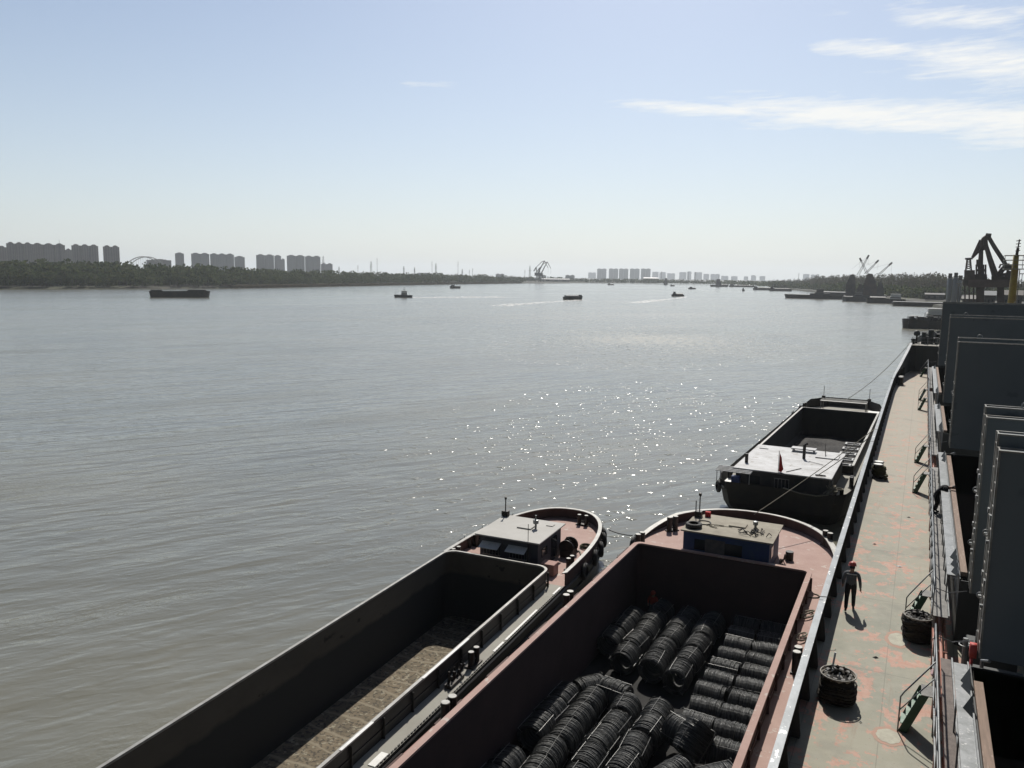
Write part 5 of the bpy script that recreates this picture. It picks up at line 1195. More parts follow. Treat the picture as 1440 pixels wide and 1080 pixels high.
# ------------------------------------------------------------------ far towers
def facade(name, c, cw):
    m = bpy.data.materials.new(name); m.use_nodes = True; nt = m.node_tree; L = nt.links; p = nt.nodes['Principled BSDF']; p.inputs['Roughness'].default_value = .8
    g = nt.nodes.new('ShaderNodeTexCoord'); s = nt.nodes.new('ShaderNodeSeparateXYZ'); L.new(g.outputs['Object'], s.inputs[0])
    a = nt.nodes.new('ShaderNodeMath'); a.operation = 'ADD'; L.new(s.outputs[0], a.inputs[0]); L.new(s.outputs[1], a.inputs[1])
    cb = nt.nodes.new('ShaderNodeCombineXYZ'); L.new(a.outputs[0], cb.inputs[0]); L.new(s.outputs[2], cb.inputs[1])
    b = nt.nodes.new('ShaderNodeTexBrick'); b.offset = 0; b.inputs['Color1'].default_value = col(cw); b.inputs['Color2'].default_value = col(cw, .8); b.inputs['Mortar'].default_value = col(c)
    b.inputs['Scale'].default_value = 1; b.inputs['Mortar Size'].default_value = .85; b.inputs['Brick Width'].default_value = 3.6; b.inputs['Row Height'].default_value = 3.0
    L.new(cb.outputs[0], b.inputs['Vector']); L.new(b.outputs[0], p.inputs['Base Color']); return m
M['tower_warm'] = facade('warm_tower_facade', (.27, .225, .20), (.10, .09, .085))
M['tower_grey'] = facade('grey_tower_facade', (.20, .20, .205), (.08, .08, .085))
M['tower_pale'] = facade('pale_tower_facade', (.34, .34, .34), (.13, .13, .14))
M['conc'] = mat('concrete', (.30, .29, .27), .9, c2=(.24, .23, .21), scale=.1)
M['far_iron'] = mat('painted_steel_dark', (.05, .05, .055), .7, c2=(.085, .075, .07), scale=.3)
def tower(px0, px1, pyt, dist, label, m='tower_grey', bumps=2, depth=16, group='apartment towers behind the left wood', cat='apartment tower', rise=3.5, base=2.0):
    a, b_ = at_dist(px0, dist), at_dist(px1, dist); c = (a + b_) / 2; w_ = (b_ - a).length; zt = at_dist((px0 + px1) / 2, dist, pyt).z
    ang = math.atan2(b_.y - a.y, b_.x - a.x); t = thing('apartment_tower', (c.x, c.y, base), label, cat, group, ang); h = zt - base - rise
    o = MB(); k = max(1, bumps); bw_ = w_ / k
    for i in range(k):
        x0 = -w_ / 2 + i * bw_
        o.prism([(x0 + (.0 if i == 0 else 1.2), 0), (x0 + bw_ * .36, 0), (x0 + bw_ * .36, 1.8), (x0 + bw_ * .64, 1.8), (x0 + bw_ * .64, 0), (x0 + bw_ - (.0 if i == k - 1 else 1.2), 0), (x0 + bw_, 3), (x0 + bw_, depth), (x0, depth), (x0, 3)], 0, h)
    bd = o.build('wall', M[m], t)
    o = MB()
    for i in range(k):
        x0 = -w_ / 2 + i * bw_; o.box(x0 + bw_ * .2, x0 + bw_ * .8, 2.5, depth - 2, h, h + rise * .62); o.box(x0 + bw_ * .33, x0 + bw_ * .67, 4, depth - 4, h + rise * .62, h + rise)
    o.build('roof_house', M[m], bd)
    return t
LT = [(-14, 12, 345.5, 2300, 2, 'warm grey slab tower cut off by the left picture edge'), (12, 48, 340.5, 2250, 3, 'broad warm grey tower with three roof bumps, tallest at far left'),
      (48, 94, 342, 2300, 3, 'broad warm grey tower directly behind the television mast'), (94, 103, 349.5, 2500, 1, 'narrow low tower wedged between two broad warm grey towers'),
      (103, 140.5, 343.5, 2300, 3, 'broad warm grey tower left of the gap beside the lone tower'), (147, 170, 345, 2250, 2, 'lone warm grey tower left of the arch bridge')]
for a, b_, y, d, k, l in LT: tower(a, b_, y, d, l, 'tower_warm', k, 22)
LG = [(247.5, 260, 355, 3000, 1, 'single slim grey tower right of the arch bridge'), (270, 295.5, 355.5, 3050, 2, 'grey tower pair just right of the slim single tower'),
      (296.5, 330, 356.3, 3050, 3, 'grey tower with three roof bumps in the group above the dark moving barge'), (330.5, 345, 360, 3150, 1, 'lower grey tower at the right end of the group above the dark moving barge'),
      (361, 386, 357.5, 3150, 2, 'broad grey tower starting the third tower group from the left'), (386.5, 396, 358.6, 3250, 1, 'middle grey tower of the third tower group'), (396, 401, 363.5, 3300, 1, 'thin stepped end tower of the third tower group'),
      (404, 429, 358.5, 3200, 2, 'broad grey tower starting the last group before the pylons'), (429.5, 451, 359.5, 3250, 2, 'second broad grey tower of the last group before the pylons'), (451.5, 468, 370, 3300, 2, 'low grey block below the power pylon ending the left skyline')]
for a, b_, y, d, k, l in LG: tower(a, b_, y, d, l, 'tower_grey', k, 20)
for i, (a, b_) in enumerate(((839.5, 852.5), (856, 869), (870.3, 883.2), (885.5, 899), (901, 914.5))):
    tower(a, b_, 377.5, 6000, ['leftmost', 'second from left', 'middle', 'second from right', 'rightmost'][i] + ' of the five equal towers across the river bend', 'tower_grey', 2, 20, 'five equal towers across the river bend')
# the pale low skyline beyond the bend
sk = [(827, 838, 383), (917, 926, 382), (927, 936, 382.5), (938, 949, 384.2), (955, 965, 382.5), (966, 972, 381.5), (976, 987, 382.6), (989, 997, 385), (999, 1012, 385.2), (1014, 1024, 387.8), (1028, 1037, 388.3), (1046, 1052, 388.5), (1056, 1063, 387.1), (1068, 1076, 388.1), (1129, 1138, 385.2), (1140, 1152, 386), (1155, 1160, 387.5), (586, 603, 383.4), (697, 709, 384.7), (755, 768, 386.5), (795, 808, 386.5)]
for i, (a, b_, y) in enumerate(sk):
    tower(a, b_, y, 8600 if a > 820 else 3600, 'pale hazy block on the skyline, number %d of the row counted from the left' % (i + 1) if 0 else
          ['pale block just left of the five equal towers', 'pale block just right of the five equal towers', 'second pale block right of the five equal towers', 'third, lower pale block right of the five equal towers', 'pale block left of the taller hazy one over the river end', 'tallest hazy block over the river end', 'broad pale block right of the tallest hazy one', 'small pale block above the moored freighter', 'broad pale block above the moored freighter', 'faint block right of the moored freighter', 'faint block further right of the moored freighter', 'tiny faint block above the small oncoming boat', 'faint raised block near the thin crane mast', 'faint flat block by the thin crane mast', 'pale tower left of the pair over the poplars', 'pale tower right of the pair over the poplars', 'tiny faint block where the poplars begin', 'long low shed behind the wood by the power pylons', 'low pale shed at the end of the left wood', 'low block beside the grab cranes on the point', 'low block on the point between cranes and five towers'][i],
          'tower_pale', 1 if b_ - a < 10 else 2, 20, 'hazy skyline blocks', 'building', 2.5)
# low block by the bridge, arch bridge
tower(207, 242, 364.3, 2600, 'low flat-roofed block half hidden by the arch bridge', 'tower_warm', 1, 25, None, 'building', 3)
A, B_ = at_dist(170, 2480), at_dist(234, 2480); dv = (B_ - A); t = thing('arch_bridge', tuple((A + B_) / 2), 'pale double arch bridge showing above the left wood', 'bridge')
zt = at_dist(205, 2480, 361).z
b = MB()
for off in (0, 14):
    b.tube([((k / 20 - .5) * dv.x, (k / 20 - .5) * dv.y + off, 18 + (zt - 18) * (1 - (2 * k / 20 - 1) ** 2)) for k in range(21)], 1.2, 6)
b.build('arch_rib', M['conc'], t)
b = MB(); b.tube([((k / 20 - .5) * dv.x, (k / 20 - .5) * dv.y + 7, 18) for k in (0, 20)], 2.5, 4)
for k in range(2, 19): b.tube([((k / 20 - .5) * dv.x, (k / 20 - .5) * dv.y, 18), ((k / 20 - .5) * dv.x, (k / 20 - .5) * dv.y, 18 + (zt - 18) * (1 - (2 * k / 20 - 1) ** 2))], .25, 4)
b.build('bridge_deck', M['conc'], t)
# pylons and masts
def pylon(px, pyt, dist, label, kind='lattice', cat='pylon', arms=3):
    c = at_dist(px, dist); h = at_dist(px, dist, pyt).z - 2; t = thing('power_pylon' if kind == 'lattice' else 'mast', (c.x, c.y, 2), label, cat, 'pylons and masts on the skyline'); b = MB(); r_ = dist / 1120 * .28
    if kind == 'lattice':
        w_ = h * .07
        for sx, sy in ((-1, -1), (1, -1), (1, 1), (-1, 1)): b.tube([(sx * w_, sy * w_, 0), (sx * w_ * .25, sy * w_ * .25, h * .8), (0, 0, h)], r_ * .55, 4)
        for k in range(8):
            z0, z1 = h * k / 10, h * (k + 1) / 10; f0, f1 = w_ * (1 - .9 * k / 10), w_ * (1 - .9 * (k + 1) / 10)
            b.tube([(-f0, -f0, z0), (f1, -f1, z1)], r_ * .3, 4); b.tube([(f0, -f0, z0), (-f1, -f1, z1)], r_ * .3, 4)
        b.build('lattice_frame', M['far_iron'], t); b = MB()
        for k in range(arms): z = h * (.68 + .12 * k); l = h * (.13 - .02 * k); b.tube([(-l, 0, z), (0, 0, z + h * .02), (l, 0, z)], r_ * .5, 4)
        b.build('cross_arm', M['far_iron'], t)
    else:
        b.tube([(0, 0, 0), (0, 0, h)], [r_ * 1.1, r_ * .5], 6); b.build('mast_pole', M['far_iron'], t); b = MB()
        for k in range(arms): b.box(-r_ * 3.4, r_ * 3.4, -r_, r_, h * (.9 - .09 * k), h * (.9 - .09 * k) + r_ * .8)
        b.build('aerial', M['far_iron'], t)
pylon(86.5, 337, 2150, 'television mast in front of the broad warm grey towers', 'mast', 'mast', 2)
pylon(455, 359.5, 3100, 'power pylon rising over the low block at the end of the left towers')
for px_, y, l, k in ((522, 367, 'lattice pylon left of the taller pole above the wood', 'lattice'), (530.5, 362, 'tallest thin pole standing above the left wood', 'mast'), (503.5, 372.5, 'short pole left of the lattice pylon above the wood', 'mast'),
                     (477, 374.5, 'faint pylon right after the last left tower', 'lattice'), (568, 374, 'small pylon half way between the two tall poles', 'lattice'), (583, 375.5, 'smaller pylon right of the half-way one', 'lattice'), (607.5, 367, 'thin pole beside the lattice pylon over the long shed', 'mast'),
                     (613, 370, 'lattice pylon over the long shed', 'lattice'), (644, 367, 'thin pole above the small distant barge', 'mast'), (650, 378, 'stubby pylon just right of the thin pole above the small barge', 'lattice'), (660, 379, 'short mast left of the shorter pair', 'mast'), (664.5, 377, 'short mast right of its twin above the wood end', 'mast'),
                     (738, 379, 'faint mast left of the grab cranes on the point', 'mast'), (930, 381, 'thin mast above the anchored ship over the bend', 'mast'), (968, 381, 'thin mast over the tallest hazy block', 'mast'), (977.5, 382, 'faint mast just right of the tallest hazy block', 'mast'), (1123, 383.5, 'thin faint mast at the start of the poplars', 'mast')):
    pylon(px_, y, 2700 if px_ < 700 else 2600, l, k, 'pylon' if k == 'lattice' else 'mast')
# ------------------------------------------------------------------ cranes
def grab_crane(px, pyt, dist, base_z, label, jib_px, s=1.0, flip=1):
    """level-luffing portal crane: legs, house, mast, jib, fly jib, tie"""
    c = at_dist(px, dist); zt = at_dist(px, dist, pyt).z; h = zt - base_z; k = dist / 1120.0
    d = Vector((c.y, -c.x, 0)).normalized() * flip; P_ = lambda u, z, w_=0: (d.x * u + -d.y * w_, d.y * u + d.x * w_, z)
    t = thing('portal_crane', (c.x, c.y, base_z), label, 'crane', 'portal cranes on the far point'); b = MB(); r_ = max(.5, h * .018)
    for u in (-.13, .13):
        for w_ in (-.1, .1): b.tube([P_(h * u, 0, h * w_), P_(h * u * .5, h * .3, h * w_ * .5)], r_, 6)
    b.tube([P_(-h * .13, h * .12), P_(h * .13, h * .12)], r_, 6); b.build('portal_leg', M['far_iron'], t)
    b = MB(); p = [P_(-h * .16, h * .3, -h * .07), P_(h * .08, h * .3, -h * .07), P_(h * .08, h * .3, h * .07), P_(-h * .16, h * .3, h * .07)]
    b.add(p + [(x, y, z + h * .14) for x, y, z in p], [(0, 1, 2, 3), (7, 6, 5, 4), (0, 4, 5, 1), (1, 5, 6, 2), (2, 6, 7, 3), (3, 7, 4, 0)]); b.build('machine_house', M['far_iron'], t)
    b = MB(); j0, j1, j2 = P_(0, h * .42), P_(h * .28, h * .98), P_(h * .46, h * .66); b.tube([j0, j1], [r_ * 1.6, r_], 6); b.tube([P_(h * .16, h * .93), j1, j2], [r_ * .9, r_, r_ * .6], 6); b.build('jib', M['far_iron'], t)
    b = MB(); m1 = P_(-h * .09, h * .68); b.tube([P_(-h * .06, h * .4), m1], r_ * 1.2, 6); b.tube([m1, P_(h * .16, h * .93)], r_ * .7, 6); b.tube([m1, P_(-h * .2, h * .5)], r_ * 1.4, 6); b.tube([j2, (j2[0], j2[1], h * .4)], r_ * .15, 4); b.build('back_stay', M['far_iron'], t)
grab_crane(756.5, 366, 2100, 2, 'dark grab crane with raised jib on the point, left of its twin', 0)
grab_crane(761, 367.5, 2120, 2, 'dark grab crane on the point, right of its twin', 0)
pylon(745, 373, 2100, 'slim lattice crane mast left of the two grab cranes', 'lattice', 'crane mast', 1)
# floating cranes off the right bank: long thin crossing booms
def float_crane(px_b, dist, booms, body, label, mbody, topf=.35):
    c = at_dist(px_b, dist); t = thing('floating_crane', (c.x, c.y, 0), label, 'floating crane', 'floating cranes moored off the right bank')
    d = Vector((c.y, -c.x, 0)).normalized(); q = lambda px, py, w_=0: tuple(at_dist(px, dist, py) - c + Vector((c.x, c.y, 0)).normalized() * w_)
    b = MB()
    (x0, y0), (x1, y1), (tx0, tx1) = body
    pts = [(x0, y1), (x0, (y0 + y1) / 2), (tx0, y0), (tx1, y0), (x1, (y0 + y1) / 2), (x1, y1)]
    fr = [q(a, b2, -6) for a, b2 in pts]; bk = [q(a, b2, 7) for a, b2 in pts]; n = 6
    b.add(fr + bk, [tuple(range(6)), tuple(range(11, 5, -1))] + [(i, 6 + i, 6 + (i + 1) % 6, (i + 1) % 6) for i in range(6)]); b.build('crane_house', mbody, t)
    b = MB()
    for f_, g_ in booms:
        A_, B2 = Vector(q(*f_)), Vector(q(*g_)); s_ = d * 1.1
        b.tube([A_ - s_, B2 - s_ * .4], .22, 5); b.tube([A_ + s_, B2 + s_ * .4], .22, 5)
        for k in range(14): u = k / 14; b.tube([A_.lerp(B2, u) - s_ * (1 - .6 * u), A_.lerp(B2, u + 1 / 14) + s_ * (1 - .6 * u)], .12, 4)
        b.tube([B2 - (B2 - A_).normalized() * 3.4, B2 + (B2 - A_).normalized() * .6], .9, 5)
        b.tube([B2, B2 - Vector((0, 0, 9))], .07, 4)
        b.tube([B2, (A_ + Vector((0, 0, 6))) - d * 6 * (1 if B2.dot(d) > A_.dot(d) else -1)], .08, 4)
    b.build('boom', M['far_iron'], t)
    b = MB(); pr_ = c.copy(); vs = []
    w0, w1 = x0 - 3, x1 + 4
    b.add([q(w0, 418.5, -9), q(w1, 418.5, -9), q(w1, 418.5, 9), q(w0, 418.5, 9)] + [tuple(Vector(p) + Vector((0, 0, 2.4))) for p in (q(w0, 418.5, -9), q(w1, 418.5, -9), q(w1, 418.5, 9), q(w0, 418.5, 9))], [(3, 2, 1, 0), (4, 5, 6, 7), (0, 1, 5, 4), (1, 2, 6, 5), (2, 3, 7, 6), (3, 0, 4, 7)])
    b.build('pontoon', M['far_iron'], t)
float_crane(1196, 880, [((1219.5, 385), (1209.5, 363.5))], ((1189, 386), (1203, 417), (1196, 1202)), 'dark floating crane whose boom leans left, behind the moored barges', M['far_iron'])
float_crane(1211, 870, [((1206.5, 387), (1221.5, 359.5))], ((1205, 399), (1214, 417), (1208, 1212)), 'floating crane with the tallest boom, leaning right and crossing its neighbour', M['far_iron'])
rust = mat('rusty_crane_body', (.11, .075, .06), .8, c2=(.07, .055, .05), scale=.2)
float_crane(1224, 860, [((1217, 385), (1235, 366.5))], ((1214, 385), (1233, 418), (1220, 1227)), 'rusty brown floating crane with a shorter boom leaning right', rust)
float_crane(1238, 860, [((1236, 386), (1254, 369.8))], ((1233, 397), (1243, 418), (1235, 1240)), 'rightmost floating crane, its boom leaning low over the poplars', M['far_iron'])
# the big dock crane ahead of our ship, right edge
gd = 340.0; c = at_dist(1396, gd); t = thing('dock_crane', (c.x, c.y, 4.4), 'huge brown level-luffing dock crane on the quay beyond the ship bow', 'crane')
M['crane'] = mat('brown_crane_steel', (.055, .040, .034), .75, c2=(.085, .062, .052), scale=.4, c3=(.045, .04, .04), s3=1.1)
M['crane_beam'] = mat('faded_red_beam', (.14, .10, .09), .8, c2=(.10, .075, .068), scale=.3)
q = lambda px, py, w_=0: tuple(at_dist(px, gd, py) - Vector((c.x, c.y, 4.4)) + Vector((c.x, c.y, 0)).normalized() * w_)
def bar(b, pts, r_, w_=0, seg=6): b.tube([q(x, y, w_) for x, y in pts], r_, seg)
b = MB()
for w_ in (-1.6, 1.6): bar(b, [(1401, 394), (1398.5, 384), (1392, 364), (1386.5, 345), (1386, 336)], [1.15, 1.1, .9, .7, .6], w_)
for k in range(10): u = k / 10; b.tube([q(1400 - 13 * u, 392 - 54 * u, -1.6), q(1400 - 13 * (u + .1), 392 - 54 * (u + .1), 1.6)], .3, 4)
bar(b, [(1386.5, 345), (1389, 356), (1394, 368), (1399, 380), (1406, 390)], .28, -2); b.build('jib', M['crane'], t)
b = MB(); bar(b, [(1367, 362.5), (1374, 354), (1380.5, 344), (1384.5, 336), (1388, 333), (1393, 332)], [.5, .8, 1.0, 1.1, .9, .6]); bar(b, [(1383, 352), (1382, 343), (1386, 336)], .8); bar(b, [(1367, 361), (1378, 337)], .25); bar(b, [(1370, 361), (1379, 339)], .25); bar(b, [(1386, 331), (1394, 331.5)], .8); b.build('fly_jib', M['crane'], t)
b = MB(); bar(b, [(1391, 335), (1399, 349), (1412, 369), (1415, 374)], .7, -2); bar(b, [(1393.5, 335), (1401, 347), (1415, 368)], .15, -2)
b.build('tie_beam', M['crane'], t)
b = MB(); bar(b, [(1378.5, 394), (1378.8, 372), (1380, 347)], [1.0, .85, .7]); bar(b, [(1374.5, 375), (1374.5, 365)], .4)
for px_ in (1373, 1376, 1383, 1386): bar(b, [(px_, 394), (px_, 372)], .3)
for y in (380, 387): b.tube([q(1372, y, -2), q(1387, y, -2)], .45, 5)
b.build('centre_mast', M['crane'], t)
b = MB(); bar(b, [(1402, 389), (1409, 380), (1414, 374), (1420, 373)], .9); bar(b, [(1411, 376.5), (1425, 375.5)], 1.1); bar(b, [(1416, 393), (1421, 381)], 1.2); bar(b, [(1403, 393), (1411, 386), (1418, 385)], .6)
bar(b, [(1405, 377), (1407, 372), (1410, 372)], .3); b.build('counterweight_arm', M['crane'], t)
def qbox(b, x0, x1, y0, y1, w0, w1):
    p = [q(x0, y1, w0), q(x1, y1, w0), q(x1, y1, w1), q(x0, y1, w1)]; u = [q(x0, y0, w0), q(x1, y0, w0), q(x1, y0, w1), q(x0, y0, w1)]
    b.add(p + u, [(3, 2, 1, 0), (4, 5, 6, 7), (0, 1, 5, 4), (1, 2, 6, 5), (2, 3, 7, 6), (3, 0, 4, 7)])
b = MB(); qbox(b, 1362, 1430, 393.5, 404, -6, 6); b.build('portal_beam', M['crane_beam'], t)
b = MB()
for x0, x1 in ((1373, 1384), (1402, 1412)):
    for w0 in (-5.5, 3): qbox(b, x0, x1, 404, 432, w0, w0 + 2.5)
build_each(b, 'portal_leg', M['crane'], t)
b = MB(); qbox(b, 1394, 1418, 388.5, 393.4, -4, 4); qbox(b, 1371, 1388, 386, 393.4, -3, 3); b.build('machine_house', M['crane'], t)
# lattice tower and grimy hopper left of it
gd = 400.0; c = at_dist(1363, gd); t = thing('hopper_tower', (c.x, c.y, 4.4), 'dark hopper building topped by a small lattice tower, left of the dock crane', 'hopper')
b = MB(); qbox(b, 1356, 1371, 380, 394, -5, 5); qbox(b, 1354.5, 1373, 394, 402, -6, 6)
for x0 in (1356, 1362, 1368): qbox(b, x0, x0 + 2, 402, 424, -5, 5)
b.build('hopper_house', M['crane'], t)
b = MB()
for x0, x1 in ((1358, 1360), (1366, 1364.5)): bar(b, [(x0, 380), (x1, 364)], .3, -1); bar(b, [(x0, 380), (x1, 364)], .3, 1)
for k in range(5): bar(b, [(1358.3 + k * .3, 379 - k * 3), (1365.3 - k * .2, 376 - k * 3)], .18); bar(b, [(1365.6 - k * .2, 379 - k * 3), (1358.6 + k * .3, 376 - k * 3)], .18)
bar(b, [(1357, 364), (1368, 363.5)], .4); b.build('lattice_tower', M['crane'], t)
# pale silos, quay clutter
for i, (x0, x1, y0) in enumerate(((1332.5, 1339.5, 389), (1340, 1348, 388), (1348.5, 1353, 392))):
    d_ = 560; a, b_ = at_dist(x0, d_), at_dist(x1, d_); cc = (a + b_) / 2; r_ = (b_ - a).length / 2; zt = at_dist(x0, d_, y0).z
    o = MB(); o.lathe([(0, 0), (r_, 0), (r_, zt - 5), (r_ * .6, zt - 4.2), (0, zt - 4)], (0, 0, 0), 16); t = thing('silo', (cc.x, cc.y, 3.5), ['pale blue-grey silo, left one of the three beside the hopper', 'pale blue-grey silo, tallest in the middle of three', 'narrow pale silo nearest the hopper tower'][i], 'silo', 'pale silos on the quay')
    o.build('silo_shell', mat('silo_paint', (.26, .29, .33), .6, c2=(.2, .22, .25), scale=.3, stretch=(1, 1, .1)), t, True); o = MB(); o.box(-1, 1, -1, 1, zt - 4.3, zt - 1.5); o.build('silo_cap', M['far_iron'], t)
def shed(px0, px1, pyt, dist, label, roofm, wallm, base=3.4, depth=14):
    a, b_ = at_dist(px0, dist), at_dist(px1, dist); cc = (a + b_) / 2; w_ = (b_ - a).length / 2; h = at_dist(px0, dist, pyt).z - base
    t = thing('quay_shed', (cc.x, cc.y, base), label, 'shed', 'quay sheds', math.atan2(b_.y - a.y, b_.x - a.x)); o = MB(); o.box(-w_, w_, 0, depth, 0, h * .8); wl_ = o.build('wall', wallm, t)
    o = MB(); o.prism([(-.6, h * .8), (depth / 2, h), (depth + .6, h * .8), (depth / 2, h * .9)], -w_ - .5, w_ + .5, 'x'); o.build('roof', roofm, t)
    o = MB()
    for k in range(3): x = -w_ * .7 + k * w_ * .6; o.box(x, x + w_ * .25, -.05, 0, h * .25, h * .6)
    build_each(o, 'window', M['glass'], wl_)
shed(1356, 1380, 415, 420, 'low grey shed on the quay below the hopper tower', M['conc'], M['far_iron'])
shed(1384, 1402, 409, 440, 'blue-grey shed seen between the dock crane legs', mat('dull_blue_roof', (.09, .105, .12), .7), mat('dull_wall', (.08, .08, .078), .8))
shed(1412, 1440, 408, 430, 'shed right of the dock crane legs behind the foremast', mat('dull_roof', (.12, .11, .10), .8), mat('dull_wall', (.08, .08, .078), .8))
shed(1303, 1330, 412, 700, 'dull shed under the poplars above the long pontoon', M['far_iron'], mat('dull_wall', (.08, .08, .078), .8))
shed(1100, 1124, 397, 1700, 'pale flat shed at the foot of the far right wood', M['roof_white'], M['conc'])
shed(762, 801, 391.5, 2300, 'pale-roofed shed on the point right of the grab cranes', M['roof_white'], M['conc'], 2, 30)
shed(905, 925, 389.8, 2500, 'pale shed on the far bank below the five towers', M['roof_white'], M['conc'], 2, 30)
# light poles and lone trees on the quay
for i, (px_, y) in enumerate(((1349.5, 399), (1352, 402), (1437, 385))):
    cc = at_dist(px_, 420 + i * 10); z = at_dist(px_, 420 + i * 10, y).z; t = thing('quay_lamp', (cc.x, cc.y, 4.4), ['lamp pole on the quay left of the hopper tower', 'shorter lamp pole right beside the first one left of the hopper', 'lamp pole at the right picture edge beyond the foremast'][i], 'lamp pole', 'lamp poles on the quay')
    o = MB(); o.tube([(0, 0, 0), (0, 0, z - 4.4)], [.2, .12]); o.build('pole', M['far_iron'], t); o = MB(); o.box(-1.2, 1.2, -.3, .3, z - 4.6, z - 4.2); o.build('lamp_head', M['rim_grey'], t)

# ------------------------------------------------------------------ vessels
M['far_hull'] = mat('weathered_dark_hull', (.035, .035, .037), .6, c2=(.055, .048, .045), scale=.4)
M['far_grey'] = mat('grey_topsides', (.16, .165, .17), .6, c2=(.12, .12, .125), scale=.5)
def vessel(px0, px1, pyw, label, dirn=1, yaw=0.0, fb=1.6, wheel=(.05, .16, 4.5), cargo=None, wide=9.0, name='river_barge', cat='barge', hullm='far_hull', wheelm='far_grey', mastz=0, extra=None, group='vessels on the river', sheer=.7, dist=None):
    """px0..px1: seen extent; pyw: waterline row; dirn: bow to the right (+1) or left (-1); yaw: turned away from side-on"""
    pm = (px0 + px1) / 2; c = at_z(pm, pyw) if dist is None else at_dist(pm, dist); D_ = c.length; view = Vector((c.x, c.y, 0)).normalized(); side = Vector((view.y, -view.x, 0))
    L_ = (px1 - px0) * D_ / F * abs(1) ; L_ = max(6, (L_ - abs(math.sin(yaw)) * wide) / max(.25, math.cos(yaw)))
    ax = side * math.cos(yaw) + view * math.sin(yaw); ang = math.atan2(ax.y * dirn, ax.x * dirn)
    t = thing(name, (c.x, c.y, 0), label, cat, group, ang); h = L_ / 2; w_ = min(wide / 2, L_ * .16)
    pl = [(-h, -w_ * .8), (-h + L_ * .04, -w_), (h * .75, -w_), (h * .93, -w_ * .55), (h, 0), (h * .93, w_ * .55), (h * .75, w_), (-h + L_ * .04, w_), (-h, w_ * .8)]
    b = MB(); n = len(pl); vs = []
    for x, y in pl:
        z = fb + (sheer if x > h * .7 else sheer * .5 if x < -h * .9 else 0); vs += [(x * .95, y * .85, -.6), (x, y, z)]
    b.add(vs, [(2 * i, 2 * ((i + 1) % n), 2 * ((i + 1) % n) + 1, 2 * i + 1) for i in range(n)]); b.add([(x, y, fb - .1) for x, y in pl], [tuple(range(n))]); b.build('hull', M[hullm], t)
    if wheel:
        a, e, z = wheel; b = MB(); b.box(-h + L_ * a, -h + L_ * e, -w_ * .75, w_ * .75, fb - .1, fb + z * .55); o = b.build('wheelhouse', M[wheelm], t)
        b = MB(); b.box(-h + L_ * (a + .01), -h + L_ * (e - .02), -w_ * .5, w_ * .5, fb + z * .55, fb + z); b.build('bridge_deck', M[wheelm], o)
        b = MB(); b.box(-h + L_ * a + .3, -h + L_ * e - .3, -w_ * .76, w_ * .76, fb + z * .28, fb + z * .42); b.box(-h + L_ * (a + .01) + .2, -h + L_ * (e - .02) + .02, -w_ * .49, w_ * .49, fb + z * .7, fb + z * .88); b.build('window_band', M['glass'], o)
    if cargo:
        a, e, z, mm_ = cargo; b = MB(); b.prism([(-w_ * .8, fb), (-w_ * .8, fb + z * .7), (-w_ * .3, fb + z), (w_ * .3, fb + z), (w_ * .8, fb + z * .7), (w_ * .8, fb)], -h + L_ * a, -h + L_ * e, 'x'); b.build('cargo_cover', M[mm_], t)
    if mastz: b = MB(); x = -h + L_ * (wheel[0] + wheel[1]) / 2; b.tube([(x, 0, fb), (x, 0, fb + mastz)], .15, 6); b.tube([(x - 1, 0, fb + mastz * .75), (x + 1, 0, fb + mastz * .75)], .1, 5); b.tube([(h * .85, 0, fb), (h * .85, 0, fb + mastz * .5)], .1, 5); b.build('mast', M['far_iron'], t)
    if extra: extra(t, h, w_, fb, L_)
    return t, c, ax * dirn, L_
def boxes(*bs):
    def f_(t, h, w_, fb, L_):
        for k, (a, e, z, mm_) in enumerate(bs):
            b = MB(); b.box(-h + L_ * a, -h + L_ * e, -w_ * .7, w_ * .7, fb - .1, fb + z); b.box(-h + L_ * (a + .01), -h + L_ * (e - .01), -w_ * .6, w_ * .6, fb + z, fb + z + .25); b.build('deck_house', M[mm_], t)
    return f_
vessel(217, 290, 418, 'long dark cargo barge moving on the river at left, raised blocks at both ends', 1, 0, 3.6, (.02, .23, 1.6), None, 9, wheelm='far_hull', extra=boxes((.62, .93, 1.5, 'far_hull')), sheer=.8)
v2 = vessel(554.5, 580, 418.3, 'small grey patrol boat with a mast heading left, trailing a white wake', -1, 0, 1.5, (.30, .62, 3.6), None, 4, 'patrol_boat', 'patrol boat', 'far_grey', 'white_paint', 6.5, sheer=.6)
vessel(631, 648.5, 405.6, 'small dark barge seen near the left wood', -1, .4, 2.4, (.55, .85, 2.2), None, 8, wheelm='far_hull')
v4 = vessel(789.5, 822, 421.2, 'pale-decked cargo barge in mid river, foam trailing behind it', 1, .35, 1.7, (.80, .96, 2.0), (.08, .76, 1.7, 'tower_pale'), 10)
v5 = vessel(942.5, 963, 416.8, 'dark laden barge right of mid river with a bright wake', -1, .35, 1.3, (.68, .85, 3.2), (.1, .62, 1.5, 'far_hull'), 8, wheelm='far_hull')
v6 = vessel(967, 979, 406.6, 'small dark boat beyond the laden barge, right of it', -1, .3, 1.4, (.5, .8, 2.4), (.1, .45, 1.2, 'far_hull'), 8, wheelm='far_hull')
vessel(942, 949.5, 402.6, 'tiny barge beyond and left of the small dark boat', 1, .3, 1.6, (.1, .35, 2.5), (.4, .9, 1.2, 'far_hull'), 8)
vessel(854, 864, 401, 'tiny far barge below the five equal towers', 1, .2, 1.6, (.1, .3, 2.5), (.35, .9, 1.0, 'far_hull'), 8)
v9 = vessel(1042, 1048.5, 409.2, 'tiny oncoming boat right of mid river', -1, 1.1, 1.6, (.45, .8, 3.2), None, 5, 'river_boat', 'boat', 'far_hull', 'far_grey', 0)
